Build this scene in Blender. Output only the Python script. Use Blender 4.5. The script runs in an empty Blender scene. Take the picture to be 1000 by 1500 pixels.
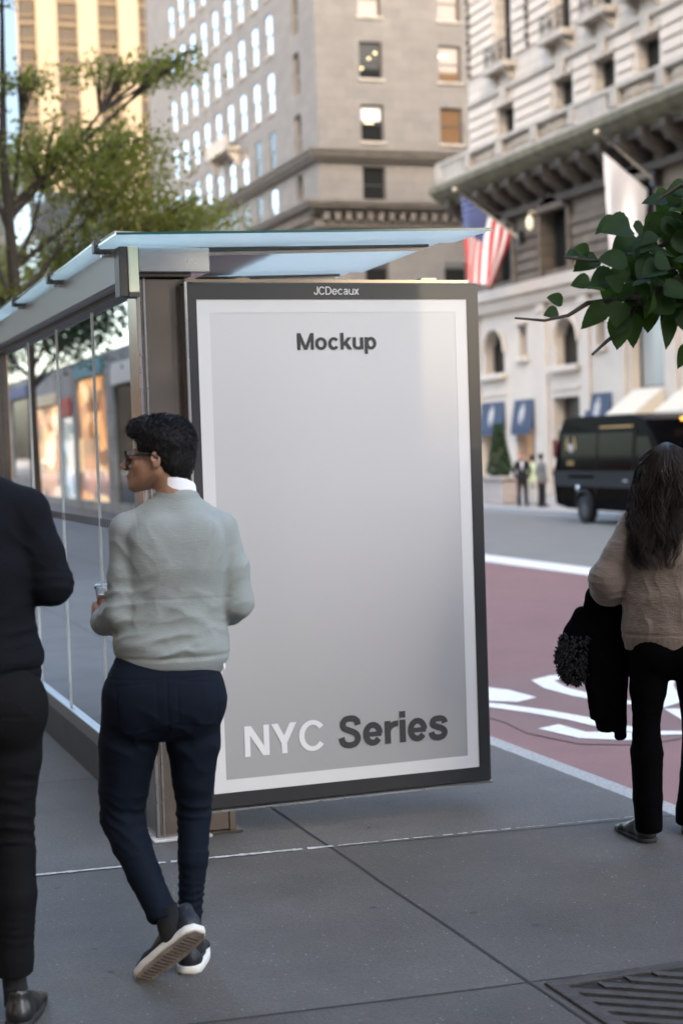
import bpy, math, random
import numpy as np
from mathutils import Vector, Matrix

# ------------------------------------------------------------------ camera
scn = bpy.context.scene
COL = scn.collection
R = math.radians
cam_d = bpy.data.cameras.new('camera')
cam = bpy.data.objects.new('camera', cam_d)
COL.objects.link(cam)
scn.camera = cam
YAW, PITCH, ROLL, FPX = 0.3378, 0.0487, -0.0324, 2378.0
fwd = Vector((math.sin(YAW)*math.cos(PITCH), math.cos(YAW)*math.cos(PITCH), -math.sin(PITCH)))
r0 = Vector((math.cos(YAW), -math.sin(YAW), 0)); u0 = r0.cross(fwd)
rr = r0*math.cos(ROLL)+u0*math.sin(ROLL); uu = -r0*math.sin(ROLL)+u0*math.cos(ROLL)
m = Matrix((rr, uu, -fwd)).transposed().to_4x4(); m.translation = (0, 0, 1.64)
cam.matrix_world = m
cam_d.sensor_fit = 'VERTICAL'; cam_d.sensor_height = 36.0
cam_d.lens = 36.0*FPX/1500
cam_d.shift_y = 0.0139
cam_d.clip_start = 0.1; cam_d.clip_end = 3000
cam_d.dof.use_dof = True; cam_d.dof.focus_distance = 6.0; cam_d.dof.aperture_fstop = 2.5

# ------------------------------------------------------------------ sky, sun, exposure
SUN_EL, SUN_AZ = R(19), R(195)            # azimuth clockwise from +Y: behind the camera, a little to its left
w = bpy.data.worlds.new('World'); scn.world = w; w.use_nodes = True
nt = w.node_tree; bg = nt.nodes['Background']
sky = nt.nodes.new('ShaderNodeTexSky'); sky.sky_type = 'NISHITA'; sky.sun_disc = False
sky.sun_elevation = SUN_EL; sky.sun_rotation = SUN_AZ; sky.dust_density = 5.0; sky.air_density = 0.9; sky.ozone_density = 0.55
nt.links.new(sky.outputs[0], bg.inputs[0]); bg.inputs[1].default_value = 0.15
sd = bpy.data.lights.new('sun', 'SUN'); sd.energy = 2.2; sd.angle = R(0.5); sd.color = (1.0, 0.86, 0.66)
so = bpy.data.objects.new('sun', sd); COL.objects.link(so)
sdir = Vector((math.sin(SUN_AZ)*math.cos(SUN_EL), math.cos(SUN_AZ)*math.cos(SUN_EL), math.sin(SUN_EL)))
so.rotation_euler = sdir.to_track_quat('Z', 'Y').to_euler(); so.location = (0, 0, 60)
scn.view_settings.view_transform = 'Standard'; scn.view_settings.look = 'None'
scn.view_settings.exposure = 3.1; scn.view_settings.gamma = 1.0
scn.render.engine = 'CYCLES'
cy = scn.cycles
cy.max_bounces = 8; cy.diffuse_bounces = 4; cy.glossy_bounces = 4; cy.transmission_bounces = 6; cy.transparent_max_bounces = 12
cy.caustics_reflective = False; cy.caustics_refractive = False; cy.sample_clamp_indirect = 6.0
cy.use_denoising = True
random.seed(4); rng = np.random.default_rng(4)

# ------------------------------------------------------------------ materials
def mat(name, col, rough=0.7, metal=0.0, var=0.0, vs=6.0, bump=0.0, bs=60.0, coat=0.0, spec=0.5, emit=None, es=0.0,
        speck=0.0, sheen=0.0, stretch=None, detail=6.0, ior=1.5, grain=0.0):
    """Principled material; var = strength of the colour mottling, speck = bright grains"""
    mt = bpy.data.materials.new(name); mt.use_nodes = True
    t = mt.node_tree; n = t.nodes; l = t.links; b = n['Principled BSDF']
    c4 = (*col, 1)
    b.inputs['Base Color'].default_value = c4; b.inputs['Roughness'].default_value = rough
    b.inputs['Metallic'].default_value = metal; b.inputs['Coat Weight'].default_value = coat
    b.inputs['Coat Roughness'].default_value = 0.03; b.inputs['IOR'].default_value = ior; b.inputs['Specular IOR Level'].default_value = spec
    if sheen: b.inputs['Sheen Weight'].default_value = sheen; b.inputs['Sheen Roughness'].default_value = 0.5
    if emit: b.inputs['Emission Color'].default_value = (*emit, 1); b.inputs['Emission Strength'].default_value = es
    src = None
    if var or bump or speck:
        tc = n.new('ShaderNodeTexCoord'); src = tc.outputs['Object']
        if stretch:
            mp = n.new('ShaderNodeMapping'); mp.inputs['Scale'].default_value = stretch; l.new(src, mp.inputs[0]); src = mp.outputs[0]
    if var:
        nz = n.new('ShaderNodeTexNoise'); nz.inputs['Scale'].default_value = vs; nz.inputs['Detail'].default_value = detail
        nz.inputs['Roughness'].default_value = 0.65; l.new(src, nz.inputs['Vector'])
        cr = n.new('ShaderNodeValToRGB'); e = cr.color_ramp.elements
        e[0].position = 0.3; e[1].position = 0.7
        e[0].color = (*[max(0, x*(1-var)) for x in col], 1); e[1].color = (*[min(1, x*(1+var)) for x in col], 1)
        l.new(nz.outputs[0], cr.inputs[0]); out = cr.outputs[0]
        if speck:
            vz = n.new('ShaderNodeTexVoronoi'); vz.inputs['Scale'].default_value = 42; l.new(src, vz.inputs['Vector'])
            r2 = n.new('ShaderNodeValToRGB'); q = r2.color_ramp.elements; q[0].position = 0.06; q[1].position = 0.17
            q[0].color = (1, 1, 1, 1); q[1].color = (0, 0, 0, 1); l.new(vz.outputs['Distance'], r2.inputs[0])
            sp = n.new('ShaderNodeMath'); sp.operation = 'GREATER_THAN'; sp.inputs[1].default_value = 0.78
            sc = n.new('ShaderNodeSeparateColor'); l.new(vz.outputs['Color'], sc.inputs[0]); l.new(sc.outputs[0], sp.inputs[0])
            ml = n.new('ShaderNodeMath'); ml.operation = 'MULTIPLY'; l.new(sp.outputs[0], ml.inputs[0]); l.new(r2.outputs[0], ml.inputs[1])
            m2 = n.new('ShaderNodeMath'); m2.operation = 'MULTIPLY'; m2.inputs[1].default_value = speck; l.new(ml.outputs[0], m2.inputs[0])
            mx = n.new('ShaderNodeMix'); mx.data_type = 'RGBA'; mx.inputs[7].default_value = (.55, .55, .56, 1)
            l.new(m2.outputs[0], mx.inputs[0]); l.new(out, mx.inputs[6]); out = mx.outputs[2]
        if grain:                                            # fine aggregate, a few millimetres across
            gn = n.new('ShaderNodeTexNoise'); gn.inputs['Scale'].default_value = 105; gn.inputs['Detail'].default_value = 3; gn.inputs['Roughness'].default_value = .8; l.new(src, gn.inputs['Vector'])
            gm = n.new('ShaderNodeMapRange'); gm.inputs[1].default_value = .3; gm.inputs[2].default_value = .7; gm.inputs[3].default_value = 1-grain; gm.inputs[4].default_value = 1+grain; l.new(gn.outputs[0], gm.inputs[0])
            gx = n.new('ShaderNodeVectorMath'); gx.operation = 'SCALE'; l.new(out, gx.inputs[0]); l.new(gm.outputs[0], gx.inputs['Scale']); out = gx.outputs[0]
        l.new(out, b.inputs['Base Color'])
        rm = n.new('ShaderNodeMapRange'); rm.inputs[3].default_value = max(0.02, rough-0.08); rm.inputs[4].default_value = min(1, rough+0.08)
        l.new(nz.outputs[0], rm.inputs[0]); l.new(rm.outputs[0], b.inputs['Roughness'])
    if bump:
        nb = n.new('ShaderNodeTexNoise'); nb.inputs['Scale'].default_value = bs; nb.inputs['Detail'].default_value = 4; l.new(src, nb.inputs['Vector'])
        bp = n.new('ShaderNodeBump'); bp.inputs['Strength'].default_value = bump; bp.inputs['Distance'].default_value = 0.01
        l.new(nb.outputs[0], bp.inputs['Height']); l.new(bp.outputs[0], b.inputs['Normal'])
    return mt

def knit(name, col, scale=260.0, depth=0.35, var=0.12, rough=0.9, sheen=0.25, spec=.12):
    mt = mat(name, col, rough, var=var, vs=14, sheen=sheen, spec=spec)
    n = mt.node_tree.nodes; l = mt.node_tree.links
    tc = n.new('ShaderNodeTexCoord'); mp = n.new('ShaderNodeMapping'); mp.inputs['Scale'].default_value = (.35, .35, 1.6); l.new(tc.outputs['Object'], mp.inputs[0])
    wv = n.new('ShaderNodeTexNoise'); wv.inputs['Scale'].default_value = scale*.45; wv.inputs['Detail'].default_value = 2
    nb = n.new('ShaderNodeTexNoise'); nb.inputs['Scale'].default_value = scale; nb.inputs['Detail'].default_value = 3
    l.new(mp.outputs[0], wv.inputs['Vector']); l.new(tc.outputs['Object'], nb.inputs['Vector'])
    ad = n.new('ShaderNodeMath'); l.new(wv.outputs[0], ad.inputs[0]); l.new(nb.outputs[0], ad.inputs[1])
    bp = n.new('ShaderNodeBump'); bp.inputs['Strength'].default_value = depth; bp.inputs['Distance'].default_value = 0.004
    l.new(ad.outputs[0], bp.inputs['Height']); l.new(bp.outputs[0], n['Principled BSDF'].inputs['Normal'])
    return mt

def masonry(name, col, bw, bh, axis, var=0.14, mortar=0.6, rough=0.85):
    """ashlar blocks: courses bh high and bw long on a wall along 'axis'"""
    mt = mat(name, col, rough, var=var, vs=0.9, detail=9, bump=0.25, bs=9)
    n = mt.node_tree.nodes; l = mt.node_tree.links; b = n['Principled BSDF']
    tc = n.new('ShaderNodeTexCoord'); sx = n.new('ShaderNodeSeparateXYZ'); cx = n.new('ShaderNodeCombineXYZ')
    l.new(tc.outputs['Object'], sx.inputs[0])
    ad = n.new('ShaderNodeMath'); l.new(sx.outputs[0], ad.inputs[0]); l.new(sx.outputs[1], ad.inputs[1])
    l.new(ad.outputs[0] if axis == 'xy' else sx.outputs[1 if axis == 'y' else 0], cx.inputs[0]); l.new(sx.outputs[2], cx.inputs[1])
    bk = n.new('ShaderNodeTexBrick'); bk.inputs['Scale'].default_value = 1; bk.inputs['Brick Width'].default_value = bw
    bk.inputs['Row Height'].default_value = bh; bk.inputs['Mortar Size'].default_value = 0.02; bk.inputs['Mortar Smooth'].default_value = 0.3
    bk.inputs['Color1'].default_value = (1, 1, 1, 1); bk.inputs['Color2'].default_value = (.86, .86, .87, 1); bk.inputs['Mortar'].default_value = (mortar,)*3+(1,)
    l.new(cx.outputs[0], bk.inputs['Vector'])
    src = b.inputs['Base Color'].links[0].from_socket
    mx = n.new('ShaderNodeMix'); mx.data_type = 'RGBA'; mx.blend_type = 'MULTIPLY'; mx.inputs[0].default_value = 1
    l.new(src, mx.inputs[6]); l.new(bk.outputs['Color'], mx.inputs[7]); l.new(mx.outputs[2], b.inputs['Base Color'])
    return mt

def shop_mat(name, cols, es):
    """lit shop window: a display of goods in several colours behind glass"""
    mt = mat(name, (.2, .15, .1), .08, coat=1); n = mt.node_tree.nodes; l = mt.node_tree.links; b = n['Principled BSDF']
    tc = n.new('ShaderNodeTexCoord'); mp = n.new('ShaderNodeMapping'); mp.inputs['Scale'].default_value = (1, .8, 1.5); vo = n.new('ShaderNodeTexVoronoi'); vo.distance = 'CHEBYCHEV'; vo.inputs['Scale'].default_value = 1.1
    l.new(tc.outputs['Object'], mp.inputs[0]); l.new(mp.outputs[0], vo.inputs['Vector']); sc = n.new('ShaderNodeSeparateColor'); l.new(vo.outputs['Color'], sc.inputs[0])
    cr = n.new('ShaderNodeValToRGB'); cr.color_ramp.interpolation = 'CONSTANT'; e = cr.color_ramp.elements
    for k, c in enumerate(cols):
        q = e[k] if k < 2 else e.new(k/len(cols)); q.position = k/len(cols); q.color = (*c, 1)
    l.new(sc.outputs[0], cr.inputs[0]); l.new(cr.outputs[0], b.inputs['Emission Color']); b.inputs['Emission Strength'].default_value = es; l.new(cr.outputs[0], b.inputs['Base Color'])
    return mt

def pane_mat(name, tint, body, rough=0.0, ior=1.5, seethrough=0.7):
    """thin sheet of glass: clear or tinted body under a Fresnel reflection"""
    mt = bpy.data.materials.new(name); mt.use_nodes = True
    t = mt.node_tree; n = t.nodes; l = t.links; n.remove(n['Principled BSDF']); out = n['Material Output']
    tr = n.new('ShaderNodeBsdfTransparent'); tr.inputs[0].default_value = (*tint, 1)
    df = n.new('ShaderNodeBsdfTranslucent'); df.inputs[0].default_value = (*body, 1)
    gl = n.new('ShaderNodeBsdfGlossy'); gl.inputs['Roughness'].default_value = rough; gl.inputs[0].default_value = (1, 1, 1, 1)
    fr = n.new('ShaderNodeFresnel'); fr.inputs['IOR'].default_value = ior
    m1 = n.new('ShaderNodeMixShader'); m1.inputs[0].default_value = seethrough; l.new(df.outputs[0], m1.inputs[1]); l.new(tr.outputs[0], m1.inputs[2])
    m2 = n.new('ShaderNodeMixShader'); l.new(fr.outputs[0], m2.inputs[0]); l.new(m1.outputs[0], m2.inputs[1]); l.new(gl.outputs[0], m2.inputs[2])
    l.new(m2.outputs[0], out.inputs[0])
    return mt

# ------------------------------------------------------------------ objects
def tag(o, label=None, cat=None, group=None, kind=None):
    if label: o['label'] = label
    if cat: o['category'] = cat
    if group: o['group'] = group
    if kind: o['kind'] = kind
    return o
WL = {}
def empty(name, loc, label, cat, group=None, rz=0.0):
    o = bpy.data.objects.new(name, None); COL.objects.link(o); o.location = loc; o.rotation_euler.z = rz
    WL[o] = Vector(loc); return tag(o, label, cat, group)
def link_mesh(name, verts, faces, mt, parent=None, smooth=False, loc=None, local=False):
    me = bpy.data.meshes.new(name)
    off = Vector((0, 0, 0))
    if parent is not None and not local: off = WL.get(parent, off)
    if loc is not None: off = Vector(loc)
    v = np.asarray(verts, float) - np.array(off)
    me.from_pydata(v.tolist() if len(faces) < 1 or not isinstance(faces, np.ndarray) else v, [], faces if not isinstance(faces, np.ndarray) else faces.tolist())
    me.materials.append(mt)
    if smooth: me.polygons.foreach_set('use_smooth', [True]*len(me.polygons))
    me.update()
    o = bpy.data.objects.new(name, me); COL.objects.link(o)
    if parent is not None:
        o.parent = parent; WL[o] = off if not local else Vector((0, 0, 0))
        if not local: WL[o] = WL.get(parent, Vector((0, 0, 0)))
    elif loc is not None:
        o.location = loc; WL[o] = Vector(loc)
    return o
def copy_tree(o, parent=None):
    c = o.copy(); COL.objects.link(c); c.parent = parent
    for ch in list(o.children): copy_tree(ch, c)
    return c

class MB:
    def __init__(s): s.v = []; s.f = []
    def quad(s, a, b, c, d): i = len(s.v); s.v += [a, b, c, d]; s.f.append((i, i+1, i+2, i+3)); return s
    def poly(s, pts): i = len(s.v); s.v += list(pts); s.f.append(tuple(range(i, i+len(pts)))); return s
    def box(s, x0, x1, y0, y1, z0, z1, ch=0.0):
        i = len(s.v)
        if ch <= 0:
            s.v += [(x, y, z) for x in (x0, x1) for y in (y0, y1) for z in (z0, z1)]
            for q in ((0, 1, 3, 2), (4, 6, 7, 5), (0, 4, 5, 1), (2, 3, 7, 6), (0, 2, 6, 4), (1, 5, 7, 3)): s.f.append(tuple(i+k for k in q))
            return s
        idx = {}
        for X, sx in ((x0, 1), (x1, -1)):
            for Y, sy in ((y0, 1), (y1, -1)):
                for Z, sz in ((z0, 1), (z1, -1)):
                    for ax in range(3):
                        p = [X+sx*ch, Y+sy*ch, Z+sz*ch]; p[ax] = (X, Y, Z)[ax]
                        idx[(sx, sy, sz, ax)] = len(s.v); s.v.append(tuple(p))
        S = (1, -1)
        for ax in range(3):
            for sg in S:
                o1, o2 = [a for a in range(3) if a != ax]
                def k(a, b):
                    t = [0, 0, 0]; t[ax] = sg; t[o1] = a; t[o2] = b; return idx[(*t, ax)]
                q = [k(1, 1), k(-1, 1), k(-1, -1), k(1, -1)]
                if (sg == 1) == (ax != 1): q.reverse()
                s.f.append(tuple(q))
        for ax in range(3):
            o1, o2 = [a for a in range(3) if a != ax]
            for a in S:
                for b in S:
                    def k(e, w_):
                        t = [0, 0, 0]; t[ax] = e; t[o1] = a; t[o2] = b; return idx[(*t, w_)]
                    q = [k(1, o1), k(-1, o1), k(-1, o2), k(1, o2)]
                    if (a*b == 1) == (ax != 1): q.reverse()
                    s.f.append(tuple(q))
        for sx in S:
            for sy in S:
                for sz in S:
                    t = [idx[(sx, sy, sz, a)] for a in range(3)]
                    if sx*sy*sz == 1: t.reverse()
                    s.f.append(tuple(t))
        return s
    def prism(s, pts, a0, a1, axis='x'):
        """extrude a 2-D outline between a0 and a1 along an axis"""
        def P(p, a): return {'x': (a, p[0], p[1]), 'y': (p[0], a, p[1]), 'z': (p[0], p[1], a)}[axis]
        n = len(pts); i = len(s.v)
        s.v += [P(p, a0) for p in pts] + [P(p, a1) for p in pts]
        s.f.append(tuple(range(i, i+n))[::-1]); s.f.append(tuple(range(i+n, i+2*n)))
        for k in range(n): j = (k+1) % n; s.f.append((i+k, i+j, i+n+j, i+n+k))
        return s
    def tube(s, path, rad, n=8, cap=True):
        path = [Vector(p) for p in path]; m_ = len(path)
        if not hasattr(rad, '__len__'): rad = [rad]*m_
        i0 = len(s.v); up = Vector((0, 0, 1))
        for k, p in enumerate(path):
            t = (path[min(k+1, m_-1)]-path[max(k-1, 0)]).normalized()
            a = t.cross(up)
            if a.length < 0.1: a = t.cross(Vector((1, 0, 0)))
            a.normalize(); b = t.cross(a)
            for q in range(n):
                th = 2*math.pi*q/n; s.v.append(tuple(p+(a*math.cos(th)+b*math.sin(th))*rad[k]))
        for k in range(m_-1):
            for q in range(n):
                j = (q+1) % n; s.f.append((i0+k*n+q, i0+k*n+j, i0+(k+1)*n+j, i0+(k+1)*n+q))
        if cap:
            s.f.append(tuple(range(i0, i0+n))); s.f.append(tuple(range(i0+(m_-1)*n, i0+m_*n))[::-1])
        return s
    def lathe(s, c, prof, n=16):
        """profile of (radius, z) turned about a vertical axis through c"""
        i0 = len(s.v)
        for r_, z in prof:
            for q in range(n): th = 2*math.pi*q/n; s.v.append((c[0]+r_*math.cos(th), c[1]+r_*math.sin(th), c[2]+z))
        for k in range(len(prof)-1):
            for q in range(n): j = (q+1) % n; s.f.append((i0+k*n+q, i0+k*n+j, i0+(k+1)*n+j, i0+(k+1)*n+q))
        s.f.append(tuple(range(i0, i0+n))[::-1]); s.f.append(tuple(range(i0+(len(prof)-1)*n, i0+len(prof)*n)))
        return s
    def disc(s, c, ax, r_, t, n=24):
        """flat round slab of thickness t, its face looking along axis 'ax'"""
        c = Vector(c); ax = Vector(ax).normalized(); a = ax.orthogonal().normalized(); b = ax.cross(a); i0 = len(s.v)
        for e in (-t/2, t/2):
            for q in range(n): th = 2*math.pi*q/n; s.v.append(tuple(c+ax*e+(a*math.cos(th)+b*math.sin(th))*r_))
        s.f.append(tuple(range(i0, i0+n))[::-1]); s.f.append(tuple(range(i0+n, i0+2*n)))
        for q in range(n): j = (q+1) % n; s.f.append((i0+q, i0+j, i0+n+j, i0+n+q))
        return s
    def build(s, name, mt, parent=None, smooth=False, **k): return link_mesh(name, s.v, s.f, mt, parent, smooth, **k)

def _arc(cx, cy, rx, ry, a0, a1, n=22): return [(cx+rx*math.cos(R(a0+(a1-a0)*k/n)), cy+ry*math.sin(R(a0+(a1-a0)*k/n))) for k in range(n+1)]
def _spl(P, n=5):
    out = []; Q = [P[0]]+P+[P[-1]]
    for i in range(1, len(Q)-2):
        for k in range(n):
            t = k/n; a, b, c, d = Q[i-1], Q[i], Q[i+1], Q[i+2]
            out.append(tuple(.5*((2*b[j])+(-a[j]+c[j])*t+(2*a[j]-5*b[j]+4*c[j]-d[j])*t*t+(-a[j]+3*b[j]-3*c[j]+d[j])*t**3) for j in (0, 1)))
    return out+[P[-1]]
_S = [(.545, .505), (.52, .60), (.43, .658), (.31, .668), (.19, .645), (.125, .56), (.155, .46), (.28, .40), (.40, .355), (.50, .29), (.535, .19), (.47, .09), (.37, .056), (.28, .052), (.17, .08), (.10, .15), (.075, .24)]
def glyph(c, w):
    """grotesque letter as strokes: ('s', centre line, width) or ('d', x0, y0, x1, y1, horizontal width); then the advance"""
    h = w/2; X = .53; q = w*.82
    L = lambda x, y0, y1: ('d', x, y0, x, y1, w)
    if c == 'o': return [('s', _arc(.285, X/2, .285-h, X/2+.012-q/2, 0, 360, 36), w, q)], .57
    if c == 'c': return [('s', _arc(.275, X/2, .275-h, X/2+.012-q/2, 38, 322, 30), w, q)], .54
    if c == 'e': return [('s', _arc(.28, X/2, .28-h, X/2+.012-q/2, 0, 325, 32), w, q), ('d2', h, X/2-.008, .56-h*.4, X/2-.008, w*.66)], .56
    if c == 'u': return [L(h, X, .17), ('s', [(h, .2)]+_arc(.235, .19, .235-h, .19-q/2+.01, 180, 300, 14), w, q), L(.52-h, X, 0), ('s', _arc(.28, .22, .24-h, .22-q/2+.01, 270, 350, 8), w, q)], .52
    if c == 'p': return [L(h, X, -.2), ('s', _arc(.31, X/2, .27-h, X/2+.012-q/2, 0, 360, 36), w, q)], .58
    if c == 'k': return [L(h, .73, 0), ('d', .10+h*.4, .17, .44, X, w*1.28), ('d', .235, .32, .47, 0, w*1.28)], .54
    if c == 'r': return [L(h, X, 0), ('s', _arc(.36, .26, .36-h, .265-q/2, 178, 84, 14), w, q)], .37
    if c == 'i': return [L(h, X, 0), L(h, .73, .73-w*.9)], w
    if c in 'sS': k = (1, 1) if c == 'S' else (.84, .725); P = [(x*k[0], (y-.36)*k[1]+.36*k[1]) for x, y in _S]; b = w/.14; P = [((x-.31*k[0])*(1-.06*(b-1))+.31*k[0], y) for x, y in P]; return [('s', _spl(P), w, q)], .62*k[0]
    if c == 'M': return [L(h, .73, 0), L(.80-h, .73, 0), ('d', h*1.15, .73, .40, .0, w*1.05), ('d', .80-h*1.15, .73, .40, .0, w*1.05)], .80
    if c == 'N': return [L(h, .73, 0), L(.62-h, .73, 0), ('d', h*1.2, .73, .62-h*1.2, 0, w*1.25)], .62
    if c == 'Y': return [('d', h*1.2, .73, .32, .27, w*1.2), ('d', .64-h*1.2, .73, .32, .27, w*1.2), L(.32, .30, 0)], .64
    if c == 'C': return [('s', _arc(.35, .365, .35-h, .375-q/2, 36, 324, 36), w, q)], .67
    if c == 'J': return [L(.46-h, .73, .2), ('s', _arc(.235, .2, .225-h, .2-q/2+.01, 0, -190, 18), w, q)], .46
    if c == 'D': return [L(h, .73, 0), ('s', [(h, .73-q/2), (.26, .73-q/2)]+_arc(.28, .365, .35-h, .365-q/2, 88, -88, 24)+[(.26, q/2), (h, q/2)], w, q)], .63
    if c == 'x': return [('d', h*1.1, X, .5-h*1.1, 0, w*1.3), ('d', .5-h*1.1, X, h*1.1, 0, w*1.3)], .50
    if c == 'a': return [L(.47-h, .37, 0), ('s', _arc(.255, .37, .215-h, .17-q/2, 165, 0, 14), w, q), ('s', _spl([(.44, .30), (.30, .285), (.13, .245), (h+.005, .155), (.12, .055), (.26, .045), (.42, .13)]), q, q)], .52
    return [], .2
def text_mesh(txt, weight):
    """lettering drawn stroke by stroke as flat mesh, upright in x/y; returns verts, faces"""
    V, Fc = [], []; x = 0; lay = 0
    for ch in txt:
        st, adv = glyph(ch, weight)
        for s_ in st:
            lay += 1; z = -lay*.00003
            if s_[0] in ('d', 'd2'):
                _, a, b, c, d, ww = s_; i = len(V)
                if s_[0] == 'd': V += [(x+a-ww/2, b, z), (x+a+ww/2, b, z), (x+c+ww/2, d, z), (x+c-ww/2, d, z)]
                else: V += [(x+a, b-ww/2, z), (x+c, d-ww/2, z), (x+c, d+ww/2, z), (x+a, b+ww/2, z)]
                Fc.append((i, i+1, i+2, i+3))
            else:
                P = [np.array(p) for p in s_[1]]; i = len(V); n_ = len(P); cl = np.linalg.norm(P[0]-P[-1]) < 1e-6
                for k, p in enumerate(P):
                    t = (P[(k+1) % (n_-1)] if cl else P[min(k+1, n_-1)])-(P[(k-1) % (n_-1)] if cl else P[max(k-1, 0)]); t = t/np.linalg.norm(t); nn = np.array([-t[1], t[0]]); ww = math.hypot(nn[0]*s_[2], nn[1]*s_[3])
                    V += [(x+p[0]+nn[0]*ww/2, p[1]+nn[1]*ww/2, z), (x+p[0]-nn[0]*ww/2, p[1]-nn[1]*ww/2, z)]
                for k in range(n_-1): Fc.append((i+2*k, i+2*k+1, i+2*k+3, i+2*k+2))
        x += adv+.062-.1*(weight-.1)
    return np.array(V), Fc
# ------------------------------------------------------------------ the street
M = {}
M['walk'] = mat('pavement concrete', (.084, .077, .069), .66, var=.26, vs=1.7, bump=.4, bs=110, speck=.6, detail=10, spec=.4, grain=.32)
M['walk_far'] = mat('far pavement concrete', (.36, .34, .32), .8, var=.12, vs=2)
M['joint'] = mat('joint tar', (.03, .03, .03), .9)
M['chalk'] = mat('white joint mortar', (.52, .51, .49), .85, var=.35, vs=22)
M['kerb'] = mat('granite kerb', (.36, .355, .34), .75, var=.35, vs=55, bump=.5, bs=90)
M['asphalt'] = mat('asphalt', (.18, .178, .165), .6, var=.16, vs=1.6, bump=.4, bs=160, spec=.4, grain=.3)
M['redlane'] = mat('red bus lane paint', (.205, .108, .100), .65, var=.17, vs=1.1, bump=.35, bs=160, detail=12, grain=.22)
M['patch'] = mat('grey asphalt under marking', (.180, .105, .098), .6, var=.12, vs=4, bump=.4, bs=150)
M['white'] = mat('white road paint', (.72, .72, .70), .6, var=.20, vs=26, bump=.2, bs=120)
M['iron'] = mat('rusty cast iron', (.045, .040, .036), .7, var=.45, vs=22, bump=.5, bs=80)
M['dark'] = mat('dark void', (.012, .012, .012), .9)
RS = -0.0275
def rz(x): return -.13 + RS*(x-3.735)

g = MB(); g.quad((-1500, -1500, -.9), (1500, -1500, -.9), (1500, 1500, -.9), (-1500, 1500, -.9))
tag(g.build('ground', M['walk_far']), kind='structure')
g = MB(); g.box(-6, 3.62, -40, 260, -.5, 0); tag(g.build('sidewalk', M['walk']), kind='structure')
g = MB(); y = -30.0
while y < 120:                                      # granite kerb stones, each 1.8 m
    g.box(3.622, 3.737, y, y+1.795, -.3, .002, .006); y += 1.8
tag(g.build('kerb', M['kerb']), kind='structure')
g = MB(); g.quad((3.7, -60, rz(3.7)), (22.3, -60, rz(22.3)), (22.3, 400, rz(22.3)), (3.7, 400, rz(3.7))); tag(g.build('road', M['asphalt']), kind='structure')
g = MB(); g.quad((3.74, -60, rz(3.74)+.004), (11.1, -60, rz(11.1)+.004), (11.1, 200, rz(11.1)+.004), (3.74, 200, rz(3.74)+.004)); tag(g.build('bus_lane', M['redlane']), kind='structure')
g = MB(); g.quad((11.1, -60, rz(11.1)+.008), (11.92, -60, rz(11.92)+.008), (11.92, 200, rz(11.92)+.008), (11.1, 200, rz(11.1)+.008)); tag(g.build('lane_line', M['white']), kind='structure')
g = MB(); g.box(22.3, 45, -60, 400, -.8, -.49); tag(g.build('far_sidewalk', M['walk_far']), kind='structure')
g = MB(); g.box(22.17, 22.297, -60, 200, -.8, -.487); tag(g.build('far_kerb', M['kerb']), kind='structure')
g = MB(); g.quad((22.2, 66, -.47), (90, 66, -.47), (90, 81, -.47), (22.2, 81, -.47)); tag(g.build('cross_street', M['asphalt']), kind='structure')
# big white letters and the grey patch they are painted on
g = MB(); g.poly([(x, y, rz(x)+.009) for x, y in [(4.55, 10.95), (4.46, 10.4), (4.30, 9.9), (4.33, 9.3), (4.28, 8.9), (4.40, 8.45), (4.72, 8.28), (5.1, 8.42), (5.6, 9.0), (6.3, 10.1), (7.2, 11.6), (7.0, 12.1), (6.5, 12.2), (6.0, 11.7), (5.5, 11.45), (5.05, 11.2)]])
tag(g.build('road_patch', M['patch']), kind='structure')
letters = MB()
def stroke(pts, w0):
    """a painted stroke of width w0 along a path"""
    L, Rr = [], []
    for k, p in enumerate(pts):
        a = Vector(pts[max(k-1, 0)]); b = Vector(pts[min(k+1, len(pts)-1)]); t = (b-a).normalized(); nn = Vector((-t.y, t.x))
        L.append(Vector(p)+nn*w0/2); Rr.append(Vector(p)-nn*w0/2)
    for k in range(len(pts)-1):
        letters.quad(*[(q.x, q.y, rz(q.x)+.013) for q in (L[k], Rr[k], Rr[k+1], L[k+1])])
letters.poly([(x, y, rz(x)+.013) for x, y in [(4.60, 10.2), (4.86, 10.85), (4.97, 10.62), (4.99, 10.21), (4.77, 10.06)]])
stroke([(4.30, 10.25), (4.56, 9.98), (4.72, 9.62), (4.82, 9.28), (4.86, 8.95), (5.0, 8.6), (5.3, 8.5), (5.5, 9.0), (5.62, 9.4)], .17)
stroke([(6.3, 11.0), (5.95, 11.12), (5.62, 11.13), (5.42, 10.98), (5.33, 10.6), (5.34, 10.2), (5.4, 9.85), (5.6, 9.55), (5.75, 9.7), (6.1, 10.4), (6.35, 10.8)], .17)
letters.poly([(x, y, rz(x)+.013) for x, y in [(4.41, 9.01), (4.6, 9.11), (4.62, 8.79), (4.83, 8.71), (4.95, 8.55), (4.8, 8.42), (4.7, 8.44), (4.48, 8.61)]])
tag(letters.build('bus_lane_lettering', M['white']), kind='structure')
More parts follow.
